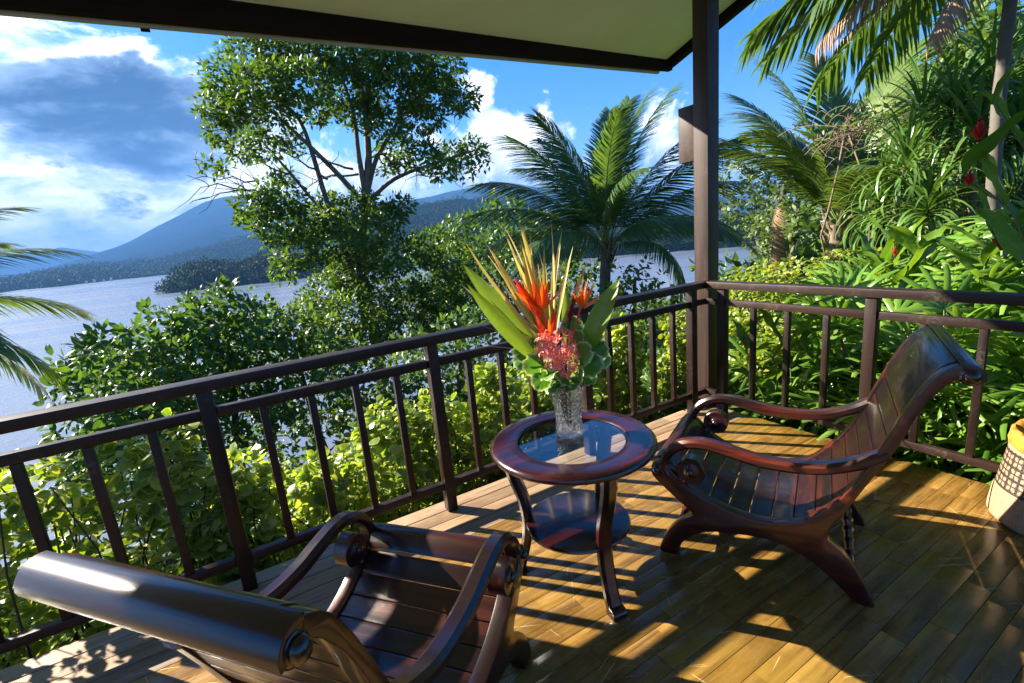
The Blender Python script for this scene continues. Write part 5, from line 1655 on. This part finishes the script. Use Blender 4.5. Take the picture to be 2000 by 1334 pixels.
# collar of round pale-edged leaves
CLM = leaf_meshes('collar_leaf', M_COLLAR, 3, n=20, scallop=0.05, cup=0.22)
t_ = thing('leaf_collar', 'collar of round scalloped green leaves with pale edges over the vase rim', 'leaves', tuple(stem_root), 0, GV)
for i, (px, py, s, dd) in enumerate([(1026, 690, 30, -.02), (1046, 714, 30, -.07), (1074, 730, 26, -.09), (1100, 738, 26, -.10), (1128, 724, 28, -.09), (1152, 712, 30, -.05), (1164, 684, 30, 0), (1135, 692, 30, -.08), (1158, 658, 24, .04), (1138, 650, 26, .02), (1118, 638, 26, 0), (1094, 748, 22, -.08), (1058, 742, 26, -.05), (1174, 702, 24, .03), (1034, 668, 26, .02), (1116, 750, 24, -.06), (1018, 706, 22, .02), (1146, 736, 24, 0), (1080, 752, 24, -.04), (1050, 690, 24, .03), (1126, 664, 24, -.03)]):
    c = at(px, py, DV + dd)
    rad = unit(c - (np.array([VX, VY, VZ + 0.22])))
    Rm = frames((rad + np.array([0, 0, -0.25]) + rg.normal(size=3) * 0.2)[None], (TOCAM * 0.95 + np.array([0, 0, 0.5]) + rg.normal(size=3) * 0.30)[None])[0]
    L = 1.75 * s / FPX * DV
    o = bpy.data.objects.new('leaf', CLM[i % 3]); COL.objects.link(o); o.parent = t_
    o.matrix_basis = mat4(c - Rm[:, 0] * L / 2 - stem_root, Rm, L)
stalk(t_, [stem_root, at(1100, 760, DV), at(1095, 720, DV - 0.02)], 0.005, M_STEM, stem_root)
t_ = thing('dry_twig', 'thin pale curved twigs sticking out to the left of the bouquet', 'twig', tuple(stem_root), 0, GV)
for pts in ([(1062, 700), (1005, 682), (945, 676)], [(1055, 690), (990, 655), (930, 632)], [(1058, 668), (1000, 640), (948, 600)]):
    stalk(t_, [at(px, py, DV + 0.02) for px, py in pts], 0.0016, M_TWIG, stem_root, 'twig')
stalk(t_, [stem_root, at(1085, 745, DV), at(1062, 695, DV + 0.02)], 0.002, M_TWIG, stem_root, 'twig')
t_ = thing('submerged_flower', 'small red flower seen through the glass inside the vase', 'flower', (VX, VY, VZ + 0.115), 0, GV)
for k in range(9):
    a = k * 2 * math.pi / 9
    p = np.array([VX, VY, VZ + 0.115]); d = np.array([math.cos(a), math.sin(a), 0.25 + 0.2 * (k % 2)])
    lay(HR[0], 'petal', t_, p, p + d * 0.034, np.array([0, 0, 1.0]), p)
stalk(t_, [(VX + .01, VY, VZ + 0.02), (VX + .004, VY, VZ + .07), (VX, VY, VZ + 0.115)], 0.003, M_STEM, np.array([VX, VY, VZ + 0.115]))

# ================================================================== BASKET
BX, BY = -0.085, -1.815
M_BASKET, b_, p_, o_ = new_mat('woven_basket')
tc_ = b_.n('ShaderNodeTexCoord').outputs['Object']
s_ = b_.n('ShaderNodeSeparateXYZ'); b_.put(s_.inputs[0], tc_)
ang_ = b_.mul(b_.m('ARCTAN2', s_.outputs[1], s_.outputs[0]), 0.205)
cz_ = s_.outputs[2]


def tri(x, period):
    return b_.m('ABSOLUTE', b_.sub(b_.m('FRACT', b_.mul(x, 1.0 / period)), 0.5))


# weave: over-under strands; pattern: dark bands with four petalled flowers
fx_ = b_.sub(b_.m('FRACT', b_.mul(ang_, 1 / 0.052)), 0.5)
fz_ = b_.sub(b_.m('FRACT', b_.mul(cz_, 1 / 0.052)), 0.5)
pix = 9.0
qx_ = b_.m('DIVIDE', b_.m('FLOOR', b_.m('MULTIPLY_ADD', fx_, pix, 0.5)), pix)
qz_ = b_.m('DIVIDE', b_.m('FLOOR', b_.m('MULTIPLY_ADD', fz_, pix, 0.5)), pix)
rr_ = b_.m('SQRT', b_.add(b_.mul(qx_, qx_), b_.mul(qz_, qz_)))
pet_ = b_.m('ABSOLUTE', b_.mul(qx_, qz_))
dg_ = b_.m('ABSOLUTE', b_.sub(b_.m('ABSOLUTE', qx_), b_.m('ABSOLUTE', qz_)))
fl_ = b_.mul(b_.step(rr_, 0.50, 0.48), b_.m('MAXIMUM', b_.mul(b_.step(dg_, 0.13, 0.12), b_.step(rr_, 0.10, 0.12)), b_.mul(b_.step(rr_, 0.36, 0.34), b_.step(dg_, 0.24, 0.23))))
fl_ = b_.mul(fl_, b_.step(pet_, 0.004, 0.006))
band_ = b_.mul(b_.step(cz_, 0.150, 0.152), b_.step(cz_, 0.322, 0.320))
dark_ = b_.mul(band_, b_.sub(1.0, fl_))
wv1_ = tri(ang_, 0.0115); wv2_ = tri(cz_, 0.0115)
ht_ = b_.m('MAXIMUM', b_.sub(0.5, wv1_), b_.sub(0.5, wv2_))
nz_ = b_.noise(tc_, 30, 4, 0.6)
straw_ = b_.mix(nz_, (0.22, 0.14, 0.085), (0.36, 0.25, 0.155))
b_.put(p_.inputs['Base Color'], b_.mix(dark_, straw_, (0.022, 0.014, 0.011)))
p_.inputs['Roughness'].default_value = 0.6
b_.put(p_.inputs['Normal'], b_.bump(b_.add(ht_, b_.mul(nz_, 0.2)), 0.8, 0.004))
M_GOLDRIM = plain('golden_rim', (0.55, 0.25, 0.035), 0.5, 0.45, 16, bump=0.5)
M_HIDE = plain('pale_hide', (0.42, 0.29, 0.20), 0.6, 0.2, 9, bump=0.3)
basket = thing('woven_basket', 'woven straw basket with a black flower band and a golden rim, at the right edge', 'basket', (BX, BY, 0), R(0))
mb = MB(); V = []; F = []
NB_ = 64
prof = [(0.205, 0.0), (0.222, 0.008), (0.226, 0.03), (0.220, 0.10), (0.207, 0.20), (0.195, 0.29), (0.188, 0.345)]
prof = spline(prof, 20)


def sq(a):      # rounded square outline
    c, s = math.cos(a), math.sin(a)
    return 1.0 / (abs(c) ** 5 + abs(s) ** 5) ** (1 / 5.0)


AOFF = R(60)
for r, z in prof:
    for k in range(NB_):
        a = 2 * math.pi * k / NB_
        f = 1 + 0.16 * (sq(a - AOFF) - 1.05) * (1 - z * 1.2)
        V.append((r * f * math.cos(a), r * f * math.sin(a), z + 0.0005))
for i in range(len(prof) - 1):
    for k in range(NB_): F.append((i * NB_ + k, i * NB_ + (k + 1) % NB_, (i + 1) * NB_ + (k + 1) % NB_, (i + 1) * NB_ + k))
F.append(tuple(range(NB_))[::-1])
mb.add(V, F)
obj('basket_wall', mb.mesh('basket_wall', M_BASKET, True, 60), basket)
rgb = np.random.default_rng(4)
V = []; F = []
rp = [(0.192, 0.335), (0.198, 0.352), (0.197, 0.385), (0.190, 0.402), (0.178, 0.405), (0.165, 0.392), (0.10, 0.370), (0.002, 0.365)]
for j, (r, z) in enumerate(rp):
    for k in range(NB_):
        a = 2 * math.pi * k / NB_
        w = 0.006 * math.sin(5 * a + j) + 0.005 * math.sin(11 * a + 2 * j)
        V.append(((r + w * 0.5) * math.cos(a), (r + w * 0.5) * math.sin(a), z + w * (j > 1)))
for i in range(len(rp) - 1):
    for k in range(NB_): F.append((i * NB_ + k, i * NB_ + (k + 1) % NB_, (i + 1) * NB_ + (k + 1) % NB_, (i + 1) * NB_ + k))
mb = MB(); mb.add(V, F)
obj('basket_rim', mb.mesh('basket_rim', M_GOLDRIM, True, 60), basket)
# pale hide patch folded round the lower corner
V = []; F = []
aC = math.atan2(-1.60 - BY, -0.144 - BX)
na, nz2 = 9, 7
for i in range(nz2):
    z = 0.002 + 0.15 * i / (nz2 - 1)
    for k in range(na):
        half = 0.30 * (1 - (i / (nz2 - 1)) ** 1.3) + 0.02
        a = aC - half + 2 * half * k / (na - 1) * 0.8
        r = np.interp(z, prof[:, 1], prof[:, 0]); f = 1 + 0.16 * (sq(a - AOFF) - 1.05) * (1 - z * 1.2)
        V.append(((r * f + 0.004) * math.cos(a), (r * f + 0.004) * math.sin(a), z))
for i in range(nz2 - 1):
    for k in range(na - 1): F.append((i * na + k, i * na + k + 1, (i + 1) * na + k + 1, (i + 1) * na + k))
mb = MB(); mb.add(V, F)
obj('corner_patch', mb.mesh('corner_patch', M_HIDE, True, 60), basket)


# ================================================================== FAR SHORE: houses and boats
def on_water(px, py, dz=0.0):
    d = FW + (px - 1000) / FPX * RT - (py - 667) / FPX * UP
    t = (WATER_Z + dz - CAM[2]) / d[2]
    return CAM + d * t


M_WHITEWALL = plain('white_wall', (0.72, 0.71, 0.68), 0.8, 0.15, 0.6, bump=0)
M_TINROOF = plain('rusty_roof', (0.30, 0.17, 0.12), 0.7, 0.3, 0.6, bump=0)
M_HULL = plain('boat_hull', (0.55, 0.56, 0.58), 0.5, 0.2, 0.8, bump=0)
M_WINDOW = plain('dark_window', (0.02, 0.025, 0.03), 0.2, 0.2, 1, bump=0)
for i, (px, dist, s, lab) in enumerate(((168, 1600, 3.4, 'tiny white house on the far shore, leftmost of the row'), (184, 1610, 4.4, 'small pale house on the far shore, second from the left in the row'), (203, 1620, 3.0, 'tiny pale house on the far shore, third from the left in the row'), (218, 1610, 4.0, 'small white house on the far shore, rightmost of the row'))):
    c = at(px, 548, dist); z0 = WATER_Z + 3 + i % 2
    h = thing('shore_house', lab, 'house', (c[0], c[1], z0), R(95), 'small houses on the far shore')
    mb = MB(); mb.box(-s * .8, s * .8, -s * .5, s * .5, -4, s * .6); obj('wall', mb.mesh('house_wall', M_WHITEWALL, False), h)
    obj('roof', prism_mesh('house_roof', [(-s * .95, s * .6), (s * .95, s * .6), (0, s * 1.05)], -s * .6, s * .6, M_TINROOF, 0), h)
    for q in (-0.4, 0.1, 0.5):
        mb = MB(); mb.box(s * (q - .08), s * (q + .08), -s * .52, -s * .49, s * .2, s * .42); obj('window', mb.mesh('house_window', M_WINDOW, False), h)


def boat(label, px, py, L):
    c = on_water(px, py)
    r = thing('fishing_boat', label, 'boat', (c[0], c[1], WATER_Z), R(10), 'boats on the lake')
    bm = bmesh.new()
    st = [(-0.5, .10, .22), (-0.3, .13, .18), (0, .14, .16), (0.3, .10, .18), (0.5, .01, .26)]
    rings = []
    for x, w, h in st:
        rings.append([bm.verts.new((x * L, a * w * L, b * h * L)) for a, b in ((-1, 1), (-.7, 0), (0, -.25), (.7, 0), (1, 1))])
    for i in range(4):
        for k in range(4): bm.faces.new((rings[i][k], rings[i][k + 1], rings[i + 1][k + 1], rings[i + 1][k]))
        bm.faces.new((rings[i][4], rings[i][0], rings[i + 1][0], rings[i + 1][4]))
    obj('hull', bevel_mesh(bm, 'hull', M_HULL, 0, 1, False), r)
    mb = MB(); mb.box(-.18 * L, .08 * L, -.09 * L, .09 * L, .14 * L, .30 * L); obj('cabin', mb.mesh('boat_cabin', M_WHITEWALL, False), r)


boat('small grey boat on the lake before the wooded headland', 312, 561, 9)
boat('tiny white boat near the far shore houses', 345, 543, 12)
boat('small white boat moored under the opposite shore right of the palm', 1302, 493, 6)

# ================================================================== HAZE
M_HAZE = bpy.data.materials.new('haze')
M_HAZE.use_nodes = True
M_HAZE.node_tree.nodes.clear()
hb = NB(M_HAZE.node_tree)
pv = hb.n('ShaderNodeVolumePrincipled')
pv.inputs['Color'].default_value = (0.11, 0.29, 0.66, 1)
pv.inputs['Density'].default_value = HAZE
pv.inputs['Anisotropy'].default_value = 0.0
ho = hb.n('ShaderNodeOutputMaterial')
M_HAZE.node_tree.links.new(pv.outputs[0], ho.inputs['Volume'])
if HAZE > 0:
    mb = MB(); mb.box(-13000, 13000, -6000, 14000, WATER_Z - 14.0, 760)
    obj('haze', mb.mesh('haze', M_HAZE, False), kind='stuff')
